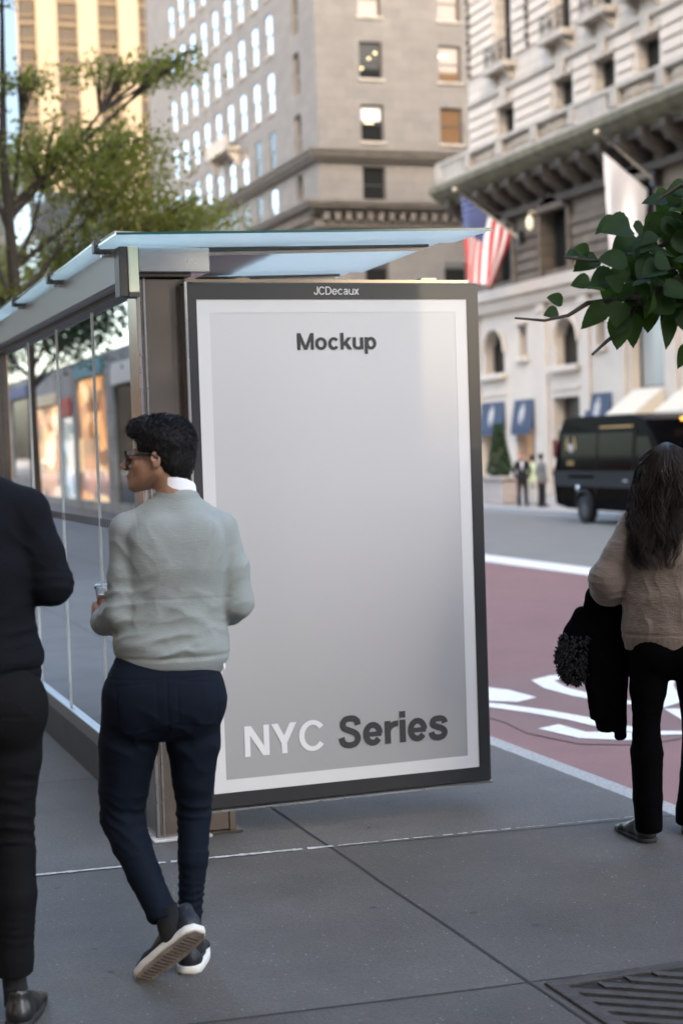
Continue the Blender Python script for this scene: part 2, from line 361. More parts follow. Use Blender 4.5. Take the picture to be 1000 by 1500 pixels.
# slab sheets: darker rows nearest the viewer, slight random tone
_sl = {}
for i, (xa, xb) in enumerate(((-3.45, -1.6), (-1.6, .25), (.25, 2.1), (2.1, 3.618))):
    for k in range(-2, 9):
        ya, yb = 4.39+1.845*k, 4.39+1.845*(k+1); jy = lambda x, y: y-.078*(x-2.1)
        if k == 0: kk = 0
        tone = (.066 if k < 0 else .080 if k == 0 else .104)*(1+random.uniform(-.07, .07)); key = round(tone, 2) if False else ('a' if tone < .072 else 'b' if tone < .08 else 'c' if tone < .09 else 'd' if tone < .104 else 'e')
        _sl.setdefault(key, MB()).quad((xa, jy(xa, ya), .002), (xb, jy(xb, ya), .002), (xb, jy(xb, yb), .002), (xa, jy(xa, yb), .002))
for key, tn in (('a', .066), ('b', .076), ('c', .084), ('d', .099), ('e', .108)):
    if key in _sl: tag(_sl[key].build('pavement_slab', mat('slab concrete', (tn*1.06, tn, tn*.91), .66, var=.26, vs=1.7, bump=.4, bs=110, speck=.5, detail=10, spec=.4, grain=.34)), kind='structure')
# pavement joints
def jl(x, y): return y - .078*(x-2.1)
g = MB()
def strip(mb, pts, w_, z):
    for (x0, y0), (x1, y1) in zip(pts[:-1], pts[1:]):
        t = Vector((x1-x0, y1-y0)).normalized(); nx, ny = -t.y*w_/2, t.x*w_/2
        mb.quad((x0+nx, y0+ny, z), (x0-nx, y0-ny, z), (x1-nx, y1-ny, z), (x1+nx, y1+ny, z))
def wob(a, b, n=40, j=.003):
    return [(a[0]+(b[0]-a[0])*k/n+random.uniform(-j, j), a[1]+(b[1]-a[1])*k/n+random.uniform(-j, j)) for k in range(n+1)]
for k in range(-3, 14):
    yy = 4.39+1.845*k
    if k != 1: strip(g, wob((-6, jl(-6, yy)), (3.61, jl(3.61, yy) if k != 0 else 4.28)), .008, .004)
for x in (-5.3, -3.45, -1.6, .25, 2.1): strip(g, wob((x, -8), (x, 40), 200), .010, .0045)
strip(g, wob((2.1, 6.235), (3.61, 6.09)), .006, .004)
tag(g.build('pavement_joints', M['joint']), kind='structure')
g = MB()
for k in range(260):
    x = -2+5.6*k/260; x2 = x+5.6/260
    if random.random() < (.05 if x < 2.1 else .22): continue
    _j = random.uniform(-.0025, .0025); w_ = random.uniform(.018, .034) if x < 2.1 else random.uniform(.006, .014)*(1 if x < 2.9 else .4)
    strip(g, [(x, jl(x, 6.24)+.012+_j), (x2, jl(x2, 6.24)+.012-_j)], w_, .006)
tag(g.build('pavement_mortar_line', M['chalk']), kind='structure')

g = MB()                                             # trodden gum and oil spots
for _ in range(70):
    x, y = random.uniform(-.5, 3.5), random.uniform(2.5, 9); r_ = random.choice((.005, .007, .009, .013)); n = 11
    g.poly([(x+r_*random.uniform(.75, 1.2)*math.cos(2*math.pi*k/n)*1.2, y+r_*random.uniform(.75, 1.2)*math.sin(2*math.pi*k/n), .0035) for k in range(n)])
tag(g.build('pavement_stains', mat('trodden gum', (.060, .058, .056), .8)), kind='structure')
# cast-iron tree grate by the kerb
tg = empty('tree_grate', (2.85, 3.6, 0), 'rusty cast iron tree grate with slanting slots set in the pavement near the kerb', 'tree grate')
g = MB()
x0, x1, y0, y1 = 2.13, 3.58, 2.7, 4.36
for a in ((x0, x1, y1-.05, y1), (x0, x1, y0, y0+.05), (x0, x0+.05, y0+.05, y1-.05), (x1-.05, x1, y0+.05, y1-.05)): g.box(a[0], a[1], a[2], a[3], .001, .012, .002)
g.build('frame', M['iron'], tg)
g = MB(); C0 = Vector((2.855, 3.53))
for k in range(33):                                   # slanting ribs between the slots
    b0 = y0-1.2+k*.086
    pts = [(x0+.05, b0+1.3), (x1-.05, b0+1.3-1.02)]
    for a in range(14):
        u1, u2 = a/14, (a+1)/14
        p = [(pts[0][0]+(pts[1][0]-pts[0][0])*u, pts[0][1]+(pts[1][1]-pts[0][1])*u) for u in (u1, u2)]
        if max(q[1] for q in p) > y1-.055 or min(q[1] for q in p) < y0+.055: continue
        if min((Vector(q)-C0).length for q in p) < .3: continue
        (ax, ay), (bx, by) = p; h = .023
        g.v += [(ax, ay-h, .0), (bx, by-h, .0), (bx, by+h, .0), (ax, ay+h, .0), (ax, ay-h, .010), (bx, by-h, .010), (bx, by+h, .010), (ax, ay+h, .010)]
        i = len(g.v)-8; g.f += [(i+4, i+5, i+6, i+7), (i, i+1, i+5, i+4), (i+2, i+3, i+7, i+6)]
g.build('slotted_plate', M['iron'], tg)
for rad in (.52, .31):
    g = MB(); n = 60
    for q in range(n):
        a, b = 2*math.pi*q/n, 2*math.pi*(q+1)/n
        P = [(C0.x+r_*math.cos(t), C0.y+r_*math.sin(t), .013) for t in (a, b) for r_ in (rad-.028, rad+.028)]
        g.quad(P[0], P[1], P[3], P[2])
    g.build('ring', M['iron'], tg)
g = MB(); g.quad((x0+.04, y0+.04, .0025), (x1-.04, y0+.04, .0025), (x1-.04, y1-.04, .0025), (x0+.04, y1-.04, .0025)); g.build('pit', M['dark'], tg)

# ------------------------------------------------------------------ bus shelter
def steel(name, col, rough, stretch=(2, 2, 90), var=.1):
    return mat(name, col, rough, metal=1.0, var=var, vs=2, stretch=(1, 1, 2), detail=2)
M['steel'] = steel('brushed stainless steel', (.50, .51, .53), .28, var=.04)
M['steel_b'] = steel('bronze toned steel', (.40, .33, .27), .20, var=.04)
M['steel_d'] = mat('dark steel', (.09, .085, .08), .4, metal=.8, var=.1)
M['cream'] = mat('cream end plate', (.92, .90, .66), .5, var=.03)
M['roofglass'] = pane_mat('fritted roof glass', (.80, .93, .95), (.84, .94, .91), .35, 1.12, .32)
M['edge'] = mat('green glass edge', (.02, .09, .085), .15, spec=.8)
M['glass'] = pane_mat('clear wall glass', (.90, .95, .94), (.6, .7, .7), 0, 1.36, .97)
M['seam'] = mat('bright glass seam', (.80, .85, .85), .2)
M['steel_m'] = mat('satin steel', (.30, .295, .285), .42, metal=1.0)
sh = empty('bus_shelter', (1.5, 8.7, 0), 'glass and steel bus shelter with sloping blue tinted roof beside the advertising panel', 'bus shelter')
g = MB(); g.box(1.475, 1.69, 6.68, 6.86, 0, 2.37, .006); g.build('column', M['steel_b'], sh)
g = MB(); g.box(1.478, 1.489, 6.668, 6.68, .02, 2.37); g.build('highlight_strip', M['steel'], sh); g = MB(); g.box(1.505, 1.512, 6.672, 6.68, .02, 2.37); g.build('highlight_strip', M['steel'], sh)  # added bright strips draw the column's panel lines and edge highlights
g = MB(); g.box(1.455, 1.71, 6.64, 6.9, .002, .014, .003); g.build('base_plate', M['chalk'], sh)
g = MB(); g.box(1.475, 1.775, 6.60, 6.86, 2.385, 2.487, .004); g.build('header', M['steel'], sh)
g = MB(); g.box(1.47, 1.70, 6.63, 6.86, 2.371, 2.384); g.build('gasket', M['steel_d'], sh)
g = MB(); g.box(1.397, 1.468, 6.615, 11.16, 2.345, 2.492, .006); g.build('beam', M['steel_m'], sh)
g = MB(); g.box(1.431, 1.473, 6.598, 6.614, 2.303, 2.49, .002); g.build('end_plate', M['cream'], sh)
g = MB(); g.box(1.393, 1.430, 6.602, 6.70, 2.285, 2.49, .003); g.box(1.43, 1.475, 6.60, 6.70, 2.285, 2.301); g.build('end_bracket', M['steel_d'], sh)
g = MB(); g.box(1.455, 1.52, 11.03, 11.10, 0, 2.345, .005); g.build('column', M['steel_b'], sh)
g = MB(); g.box(1.475, 1.53, 6.87, 11.02, .20, .275, .004); g.build('glass_rail', M['steel_m'], sh)
g = MB(); g.box(1.49, 1.56, 6.87, 11.02, .0, .198); g.build('kick_panel', M['steel_d'], sh)
g = MB(); g.box(1.46, 1.52, 6.87, 11.02, 2.325, 2.3445); g.build('head_rail', M['steel_d'], sh)
for k, (a, b) in enumerate(((6.88, 7.77), (7.80, 8.79), (8.82, 9.80), (9.83, 11.01))):
    g = MB(); g.quad((1.50, a, .277), (1.50, b, .277), (1.50, b, 2.324), (1.50, a, 2.324)); g.build('glass_pane', M['glass'], sh)
for y in (7.785, 8.805, 9.815):
    g = MB(); g.box(1.494, 1.506, y-.006, y+.006, .277, 2.324); g.build('seam', M['seam'], sh)
g = MB(); y = 6.95                                     # row of small dashes printed on the glass
while y < 10.9: g.box(1.4935, 1.4965, y, y+.018, 1.295, 1.335); y += .052
g.build('printed_dashes', M['steel_d'], sh)
# far end wall of the shelter and its bench
g = MB(); g.quad((1.55, 11.06, .25), (2.60, 11.06, .25), (2.60, 11.06, 2.30), (1.55, 11.06, 2.30)); g.build('glass_pane', M['glass'], sh)
g = MB(); g.box(2.61, 2.69, 11.02, 11.10, 0, 2.45, .004); g.build('column', M['steel_b'], sh)
bn = empty('bench', (1.95, 8.9, 0), 'low steel bench inside the bus shelter behind its glass wall', 'bench')
g = MB(); g.box(1.72, 2.15, 7.7, 10.1, .44, .48, .006); g.build('seat', M['steel_d'], bn)
for y in (7.9, 9.9):
    g = MB(); g.box(1.88, 1.98, y, y+.06, 0, .44); g.build('leg', M['steel_d'], bn)
g = MB(); g.tube([(1.70, 7.7, .80), (1.70, 10.1, .80)], .02); g.tube([(1.72, 7.8, .46), (1.70, 7.8, .80)], .015); g.tube([(1.72, 10.0, .46), (1.70, 10.0, .80)], .015); g.build('backrest', M['steel'], bn)
# roof: glass sheets stepping back, each carried on a cross bar
zl = lambda x: 2.503+(x-1.33)*.0255
bars = [6.36, 6.80, 8.0, 9.2, 10.4, 11.3]
for k in range(5):
    a, b = bars[k], bars[k+1]; da, db = (.0 if k == 0 else .022), .0
    x0, x1 = 1.335, 2.962
    g = MB(); e = .010
    P = [(x, y, zl(x)+d) for (y, d) in ((a, da), (b-.015, db)) for x in (x0, x1)]
    T = [(p[0], p[1], p[2]+e) for p in P]
    g.quad(P[0], P[2], P[3], P[1]); g.quad(T[0], T[1], T[3], T[2]); g.build('roof_pane', M['roofglass'], sh)
    g = MB()
    for (p, q) in ((0, 1), (2, 0), (3, 2), (1, 3)):
        g.quad(P[p], P[q], T[q], T[p])
    g.build('roof_pane_edge', M['edge'], sh)
for k in range(1, 6):
    y = bars[k]; g = MB(); xe = 2.84
    g.prism([(1.34, zl(1.34)-.004), (xe, zl(xe)-.004), (xe, zl(xe)-.016), (1.34, zl(1.34)-.022)], y-.018, y+.018, 'y'); g.build('roof_bar', M['steel_d'], sh)
    g = MB(); g.prism([(1.36, zl(1.36)-.024), (xe-.02, zl(xe)-.018), (xe-.02, zl(xe)-.030), (1.36, zl(1.36)-.036)], y-.006, y+.012, 'y'); g.build('roof_bar_lip', M['steel_b'], sh)
    g = MB(); g.box(1.325, 1.35, y-.03, y+.02, zl(1.34)-.02, zl(1.34)+.03, .003); g.build('roof_clip', M['steel_d'], sh)
g = MB(); g.prism([(1.45, 2.53), (2.25, 2.568), (2.25, 2.575), (1.45, 2.60)], 6.95, 10.0, 'y'); g.build('roof_tray', mat('pale grey metal', (.5, .5, .5), .5), sh)

# ------------------------------------------------------------------ advertising panel
M['frame'] = mat('dark grey glossy frame', (.020, .021, .023), .38, var=.05, vs=2, coat=.25)
M['bezel'] = mat('charcoal edge', (.03, .032, .034), .4)
M['paper_w'] = mat('white poster border', (.655, .655, .65), .55, coat=.5)
M['paper_g'] = mat('pale grey poster', (.60, .60, .60), .55, coat=.5)
_n = M['paper_g'].node_tree.nodes; _l = M['paper_g'].node_tree.links       # poster grey, lighter at the top and darker towards the bottom
_t = _n.new('ShaderNodeTexCoord'); _s = _n.new('ShaderNodeSeparateXYZ'); _l.new(_t.outputs['Generated'], _s.inputs[0]); _r = _n.new('ShaderNodeValToRGB')
_r.color_ramp.elements[0].color = (.33, .33, .33, 1); _r.color_ramp.elements[1].color = (.59, .59, .59, 1); _l.new(_s.outputs[2], _r.inputs[0]); _l.new(_r.outputs[0], _n['Principled BSDF'].inputs['Base Color'])
M['ink'] = mat('black lettering', (.022, .024, .026), .5, coat=.5)
M['ink_w'] = mat('white lettering', (.74, .74, .74), .5, coat=.5)
ad = empty('advertising_panel', (2.33, 6.68, 0), 'tall street advertising panel with white bordered grey poster reading NYC Series', 'advertising panel')
X0, X1, Z0, Z1, YF = 1.665, 2.995, .125, 2.345, 6.60
g = MB(); g.box(X0, X1, YF+.003, YF+.16, Z0, Z1, .008); g.build('case', M['bezel'], ad)
g = MB()
bl, br, bt, bb = .046, .061, .072, .068
for a in ((X0+.008, X0+bl, Z0+.008, Z1-.006), (X1-br, X1-.008, Z0+.008, Z1-.006), (X0+bl, X1-br, Z1-bt, Z1-.006), (X0+bl, X1-br, Z0+.008, Z0+bb)):
    g.box(a[0], a[1], YF-.003, YF+.004, a[2], a[3])
g.build('frame', M['frame'], ad)
px0, px1, pz0, pz1 = X0+bl, X1-br, Z0+bb, Z1-bt
mw = .055
g = MB()
for a in ((px0, px0+mw, pz0, pz1), (px1-mw, px1, pz0, pz1), (px0+mw, px1-mw, pz1-mw, pz1), (px0+mw, px1-mw, pz0, pz0+mw)):
    g.box(a[0], a[1], YF+.0, YF+.003, a[2], a[3])
g.build('poster_border', M['paper_w'], ad)
g = MB(); g.box(px0+mw, px1-mw, YF+.001, YF+.004, pz0+mw, pz1-mw); g.build('poster', M['paper_g'], ad)
g = MB(); g.box(X0-.004, X0+.006, YF-.008, YF+.01, Z0, Z1); g.box(X0, X1, YF-.006, YF+.01, Z0-.010, Z0-.001); g.build('edge_trim', M['steel'], ad)
g = MB(); g.box(X0+.005, X1-.04, YF+.02, YF+.14, Z1+.001, Z1+.014); g.box(1.90, 1.96, YF+.05, YF+.1, Z1+.014, Z1+.024); g.box(2.74, 2.82, YF+.05, YF+.12, Z1+.014, Z1+.03, .004); g.build('top_rail', M['steel_b'], ad)
for x in (1.74, 2.6):
    pass
g = MB(); g.box(1.69, 1.80, 6.70, 6.80, .014, .13, .003); g.box(1.80, 1.826, 6.69, 6.79, .014, .13); g.build('leg', M['steel_b'], ad)
g = MB(); g.box(1.715, 1.85, 6.67, 6.84, .002, .013); g.build('foot_plate', M['steel_d'], ad)
def lettering(txt, weight, x, z, mt, name, width, zlo, zhi, y0=0.0):
    """zlo, zhi: real heights of the lettering's lowest and highest point"""
    v, f = text_mesh(txt, weight); v[:, 0] -= v[:, 0].min(); lo, hi = v[:, 1].min(), v[:, 1].max()
    P = np.stack([v[:, 0]*width/v[:, 0].max()+x, YF-.0012+v[:, 2]+y0, (v[:, 1]-lo)*(zhi-zlo)/(hi-lo)+zlo], 1)
    return link_mesh(name, P, f, mt, ad)
lettering('Mockup', .158, 2.145, 0, M['ink'], 'heading', .360, 2.039, 2.130)
lettering('NYC', .138, 1.851, 0, M['ink_w'], 'series_lettering', .354, .337, .471)
lettering('Series', .172, 2.273, 0, M['ink'], 'series_lettering', .513, .330, .476)
lettering('JCDecaux', .105, 2.226, 0, M['ink_w'], 'maker_name', .204, 2.292, 2.327, -.0045)
# ------------------------------------------------------------------ implicit surfaces -> meshes
_lat = np.random.default_rng(11).random((32, 32, 32)).astype(np.float32)
def vnoise(P, sc, seed=0):
    Q = P*sc+seed*7.31+100.0; i = np.floor(Q).astype(int); f = Q-i; f = f*f*(3-2*f); o = 0
    for dx in (0, 1):
        for dy in (0, 1):
            for dz in (0, 1):
                wt = (f[..., 0] if dx else 1-f[..., 0])*(f[..., 1] if dy else 1-f[..., 1])*(f[..., 2] if dz else 1-f[..., 2])
                o = o+wt*_lat[(i[..., 0]+dx) % 32, (i[..., 1]+dy) % 32, (i[..., 2]+dz) % 32]
    return o*2-1
def V3(*a): return np.array(a, float)
class Vol:
    def __init__(s, lo, hi, h):
        s.h = h; s.lo = np.array(lo, float); s.n = np.ceil((np.array(hi)-s.lo)/h).astype(int)+1
        s.ax = [s.lo[k]+h*np.arange(s.n[k]) for k in range(3)]; s.d = np.full(s.n, .3, np.float32)
    def _sl(s, lo, hi, pad=.05):
        a = np.clip(np.floor((np.array(lo)-pad-s.lo)/s.h).astype(int), 0, s.n); b = np.clip(np.ceil((np.array(hi)+pad-s.lo)/s.h).astype(int)+1, 0, s.n)
        return tuple(slice(p, max(p, q)) for p, q in zip(a, b))
    def _g(s, sl): return s.ax[0][sl[0]][:, None, None], s.ax[1][sl[1]][None, :, None], s.ax[2][sl[2]][None, None, :]
    def _put(s, sl, e, k, sub=False):
        d = s.d[sl]
        if sub: d = -d
        if k > 0: hh = np.clip(.5+.5*(d-e)/k, 0, 1); r_ = d*(1-hh)+e*hh-k*hh*(1-hh)
        else: r_ = np.minimum(d, e)
        s.d[sl] = -r_ if sub else r_
        return s
    def ell(s, c, r_, k=.01, rot=None, sub=False):
        c = np.array(c, float); r_ = np.array(r_ if hasattr(r_, '__len__') else (r_,)*3, float); m_ = r_.max()
        sl = s._sl(c-m_, c+m_, k+.02); x, y, z = s._g(sl); x, y, z = x-c[0], y-c[1], z-c[2]
        if rot is not None:
            R_ = np.array(rot); x, y, z = (R_[0, i]*x+R_[1, i]*y+R_[2, i]*z for i in range(3))
        k0 = np.sqrt((x/r_[0])**2+(y/r_[1])**2+(z/r_[2])**2); k1 = np.sqrt((x/r_[0]**2)**2+(y/r_[1]**2)**2+(z/r_[2]**2)**2)+1e-9
        return s._put(sl, (k0*(k0-1)/k1).astype(np.float32), k, sub)
    def cone(s, a, b, ra, rb, k=.02, side=(1, 0, 0), sub=False):
        """tapered limb; ra, rb are radii or (across 'side', other way)"""
        a = np.array(a, float); b = np.array(b, float); ra = np.array(ra if hasattr(ra, '__len__') else (ra, ra), float); rb = np.array(rb if hasattr(rb, '__len__') else (rb, rb), float)
        m_ = max(ra.max(), rb.max()); sl = s._sl(np.minimum(a, b)-m_, np.maximum(a, b)+m_, k+.02); x, y, z = s._g(sl)
        t = b-a; L = np.linalg.norm(t); t = t/max(L, 1e-9); sd_ = np.array(side, float); sd_ = sd_-t*(sd_@t); sd_ /= np.linalg.norm(sd_); nn = np.cross(t, sd_)
        x, y, z = x-a[0], y-a[1], z-a[2]
        c = x*t[0]+y*t[1]+z*t[2]; h_ = np.clip(c/L, 0, 1); e = c-h_*L
        p = x*sd_[0]+y*sd_[1]+z*sd_[2]; q = x*nn[0]+y*nn[1]+z*nn[2]
        rs = ra[0]+(rb[0]-ra[0])*h_; rn = ra[1]+(rb[1]-ra[1])*h_; rt = np.minimum(rs, rn)
        k0 = np.sqrt((p/rs)**2+(q/rn)**2+(e/rt)**2); k1 = np.sqrt((p/rs**2)**2+(q/rn**2)**2+(e/rt**2)**2)+1e-9
        return s._put(sl, (k0*(k0-1)/k1).astype(np.float32), k, sub)
    def chain(s, pts, k=.02, side=(1, 0, 0), sub=False):
        """pts: list of (point, radius or radii)"""
        for (a, ra), (b, rb) in zip(pts[:-1], pts[1:]): s.cone(a, b, ra, rb, k, side, sub)
        return s
    def cut(s, p, n, lo=None, hi=None, k=.004):
        """take away everything on the side n points to, inside a box"""
        sl = s._sl(lo if lo is not None else s.lo, hi if hi is not None else s.lo+s.n*s.h, 0); x, y, z = s._g(sl); n = np.array(n, float); n /= np.linalg.norm(n)
        e = -(x-p[0])*n[0]-(y-p[1])*n[1]-(z-p[2])*n[2]
        return s._put(sl, e.astype(np.float32), k, True)
    def mesh(s, smooth=1):
        d = s.d; d[0] = d[-1] = .1; d[:, 0] = d[:, -1] = .1; d[:, :, 0] = d[:, :, -1] = .1
        ins = d < 0; cnt = np.zeros(np.array(d.shape)-1, np.int8)
        for a in (0, 1):
            for b in (0, 1):
                for c in (0, 1): cnt += ins[a:a+cnt.shape[0], b:b+cnt.shape[1], c:c+cnt.shape[2]]
        I = np.argwhere((cnt > 0) & (cnt < 8)); idm = np.full(cnt.shape, -1, np.int64); idm[tuple(I.T)] = np.arange(len(I))
        val = {(a, b, c): d[I[:, 0]+a, I[:, 1]+b, I[:, 2]+c] for a in (0, 1) for b in (0, 1) for c in (0, 1)}
        acc = np.zeros((len(I), 3)); num = np.zeros(len(I))
        for ax in range(3):
            for a in (0, 1):
                for b in (0, 1):
                    o = [0, 0, 0]; oth = [q for q in range(3) if q != ax]; o[oth[0]] = a; o[oth[1]] = b; o2 = list(o); o2[ax] = 1
                    v0, v1 = val[tuple(o)], val[tuple(o2)]; mk = (v0 < 0) != (v1 < 0); t = np.where(mk, v0/(v0-v1+1e-20), 0)
                    P = np.tile(np.array(o, float), (len(I), 1)); P[:, ax] = t; acc += P*mk[:, None]; num += mk
        V = (I+acc/np.maximum(num, 1)[:, None])*s.h+s.lo; F = []
        for ax in range(3):
            sa = [slice(None)]*3; sb = [slice(None)]*3; sa[ax] = slice(0, -1); sb[ax] = slice(1, None)
            cr = ins[tuple(sa)] != ins[tuple(sb)]; E = np.argwhere(cr); b1, b2 = [q for q in range(3) if q != ax]
            E = E[(E[:, b1] > 0) & (E[:, b2] > 0) & (E[:, b1] < d.shape[b1]-1) & (E[:, b2] < d.shape[b2]-1)]
            u = np.eye(3, dtype=int)
            q = [idm[tuple((E-k).T)] for k in (0*u[0], u[b1], u[b1]+u[b2], u[b2])]
            Q = np.stack(q, 1); flip = ins[tuple(E.T)]
            if ax == 1: flip = ~flip
            Q[~flip] = Q[~flip][:, ::-1]; F.append(Q)
        F = np.concatenate(F); F = F[(F >= 0).all(1)]
        for _ in range(smooth):
            a = np.zeros_like(V); n = np.zeros(len(V))
            for k in range(4): np.add.at(a, F[:, k], V[F[:, (k+1) % 4]]); np.add.at(a, F[:, (k+1) % 4], V[F[:, k]]); np.add.at(n, F[:, k], 1); np.add.at(n, F[:, (k+1) % 4], 1)
            V = V*.5+.5*a/np.maximum(n, 1)[:, None]
        return V, F
def normals(V, F):
    n = np.cross(V[F[:, 2]]-V[F[:, 0]], V[F[:, 3]]-V[F[:, 1]]); N = np.zeros_like(V)
    for k in range(4): np.add.at(N, F[:, k], n)
    return N/(np.linalg.norm(N, axis=1)[:, None]+1e-12)
def displace(V, F, fn): return V+normals(V, F)*fn(V)[:, None]
def folds(V, c, axis, wl, amp, rad, seed=0, warp=1.6):
    """cloth creases running across 'axis' near point c"""
    c = np.array(c); ax = np.array(axis, float); ax /= np.linalg.norm(ax); m_ = np.exp(-(((V-c)**2).sum(1))/rad**2)
    ph = (V-c)@ax/wl*2*math.pi+warp*2*vnoise(V, 9, seed)+warp*vnoise(V, 22, seed+3)
    s_ = np.sin(ph); br = np.clip(.55+1.1*vnoise(V, 13, seed+9), 0, 1); return amp*.62*m_*br*(1-2*np.abs(np.sin(ph/2))**.7)
def sdf_obj(name, vol, mt, parent, fn=None, smooth=1, loc=None, xf=None):
    V, F = vol.mesh(smooth)
    if fn: V = displace(V, F, fn)
    if xf is not None: V = V@np.array(xf[0]).T+np.array(xf[1])
    o = link_mesh(name, V, F, mt, parent, True, local=True); return o
def rotm(x=0, y=0, z=0):
    """rotation about x, then y, then z (degrees)"""
    a, b, c = (math.radians(t) for t in (x, y, z))
    X = np.array([[1, 0, 0], [0, math.cos(a), -math.sin(a)], [0, math.sin(a), math.cos(a)]]); Y = np.array([[math.cos(b), 0, math.sin(b)], [0, 1, 0], [-math.sin(b), 0, math.cos(b)]])
    Z = np.array([[math.cos(c), -math.sin(c), 0], [math.sin(c), math.cos(c), 0], [0, 0, 1]]); return Z@Y@X

class Fr:
    """a small frame: local head / hand coordinates into figure coordinates"""
    def __init__(s, o, Rm, sc=1.0): s.o = np.array(o, float); s.R = Rm; s.sc = sc
    def __call__(s, *p): return s.o+s.R@(np.array(p, float)*s.sc)
def head_into(v, H, k=1.0, ears=True):
    """H: frame at the middle of the head at eye height, +y the way the face looks"""
    R_ = H.R; s = H.sc
    E = lambda c, r_, kk=.015, sub=False, rot=None: v.ell(H(*c), np.array(r_)*s, kk*s, R_ if rot is None else R_@rot, sub)
    Cn = lambda a, b, ra, rb, kk=.012: v.cone(H(*a), H(*b), np.array(ra)*s if hasattr(ra, '__len__') else ra*s, np.array(rb)*s if hasattr(rb, '__len__') else rb*s, kk*s, R_[:, 0])
    E((0, -.024, .035), (.073, .088, .082)); E((0, .024, -.012), (.060, .054, .076), .015)
    E((0, .042, -.055), (.047, .045, .052), .03)
    for q in (-1, 1):
        Cn((q*.052, -.005, -.045), (q*.018, .074, -.094), .018, .017, .03); E((q*.042, .052, -.025), (.024, .026, .026), .02)
    E((0, .084, -.097), (.019, .015, .016), .015)
    Cn((-.032, .070, .020), (.032, .070, .020), .009, .009, .010)
    for q in (-1, 1):
        E((q*.031, .100, .002), (.017, .013, .011), .008, True); E((q*.031, .084, .0), (.0125, .0125, .0115), .003)
        E((q*.0125, .108, -.041), (.008, .009, .007), .006)
    Cn((0, .080, .012), (0, .117, -.032), .0065, .0120, .006)
    E((0, .078, -.058), (.026, .021, .024), .012)
    Cn((-.016, .097, -.064), (.016, .097, -.064), .0065, .0065, .006); Cn((-.013, .094, -.076), (.013, .094, -.076), .007, .007, .006)
    if ears:
        for q in (-1, 1):
            Re = rotm(-12, 0, q*-18)
            E((q*.076, -.012, -.006), (.007, .017, .029), .004, False, Re); E((q*.075, -.006, -.028), (.006, .010, .010), .006)
            E((q*.086, -.009, -.003), (.009, .010, .018), .002, True, Re); E((q*.083, -.002, -.010), (.005, .007, .009), .004)
def hand_into(v, Wp, R_, curl=.6, sc=1.0, thumb=1, spread=1.0):
    """Wp wrist; R_ columns: x across the palm towards the thumb*thumb, y along the fingers, z out of the back of the hand"""
    H = Fr(Wp, R_, sc)
    for x in (-.028, -.010, .010, .027): v.cone(H(x*.55, .0, 0), H(x, .078, .002), .013*sc, .0115*sc, .012, R_[:, 0])
    for x, L, a0 in ((-.031, .060, .1), (-.011, .076, .02), (.010, .080, -.02), (.030, .072, -.08)):
        p = np.array([x, .080, .002]); ang = curl*.75; seg = (L*.45, L*.31, L*.24); rad = (.0092, .0082, .0074, .0062)
        for k in range(3):
            d = np.array([math.sin(-a0)*spread*(1 if k == 0 else .4), math.cos(ang), -math.sin(ang)]); q = p+d*seg[k]; v.cone(H(*p), H(*q), rad[k]*sc, rad[k+1]*sc, .004); p = q; ang += curl*1.05
    p = np.array([.022*thumb, .018, -.004])
    for (dx, dy, dz), L, a, b in (((.75, .62, -.25), .042, .014, .0115), ((.45, .75, -.5), .032, .011, .0095), ((.1, .75, -.66), .026, .0095, .0075)):
        d = np.array([dx*thumb, dy, dz]); d /= np.linalg.norm(d); q = p+d*L; v.cone(H(*p), H(*q), a*sc, b*sc, .006); p = q

def shoe_parts(kind):
    """shoe pointing along +y with its sole on z=0, heel at y=0"""
    Lx = .285; ol = []
    for t in np.linspace(0, 1, 15): ol.append((.034+.014*math.sin(min(1, t*1.15)*math.pi*.93)-(.000 if t < .8 else (t-.8)**2*.55), t*Lx))
    ys = [p[1] for p in ol]; xs = [p[0] for p in ol]; xs[0] = .020; xs[-1] = .012; xs[-2] = .031
    out = [(x, y) for x, y in zip(xs, ys)]+[(-x*(.92 if 2 < i < 10 else 1), y) for i, (x, y) in reversed(list(enumerate(zip(xs, ys))))]
    up = Vol((-.07, -.03, -.01), (.07, .32, .18), .005); hs = .026 if kind == 'sneaker' else .016
    up.chain([((0, .05, hs+.02), (.036, .035)), ((0, .12, hs+.018), (.038, .032)), ((0, .20, hs+.008), (.043, .024)), ((.0, .250, hs+.003), (.036, .018))], .02)
    up.chain([((0, .045, hs+.02), (.033, .040)), ((0, .055, hs+.075), (.033, .045))], .02); up.ell((0, .035, hs+.02), (.033, .036, .04), .02)
    up.chain([((0, .085, hs+.06), (.026, .030)), ((0, .15, hs+.03), (.030, .020))], .02)
    up.cut((0, 0, hs), (0, 0, -1), k=.0); up.cut((0, .05, hs+.085), (0, .35, 1))
    return out, up, hs

def outline_slab(mb, out, z0, z1, grow=0.0, bevel=.004):
    n = len(out); c = np.mean(out, 0); P = [np.array(p)+(np.array(p)-c)/np.linalg.norm(np.array(p)-c)*grow for p in out]; i = len(mb.v)
    for z, gsh in ((z0, -bevel), (z0+bevel, 0), (z1-bevel, 0), (z1, -bevel)):
        for p in P: q = p+(p-c)/np.linalg.norm(p-c)*gsh; mb.v.append((q[0], q[1], z))
    for r_ in range(3):
        for k in range(n): j = (k+1) % n; mb.f.append((i+r_*n+k, i+r_*n+j, i+(r_+1)*n+j, i+(r_+1)*n+k))
    mb.f.append(tuple(range(i, i+n))[::-1]); mb.f.append(tuple(range(i+3*n, i+4*n)))

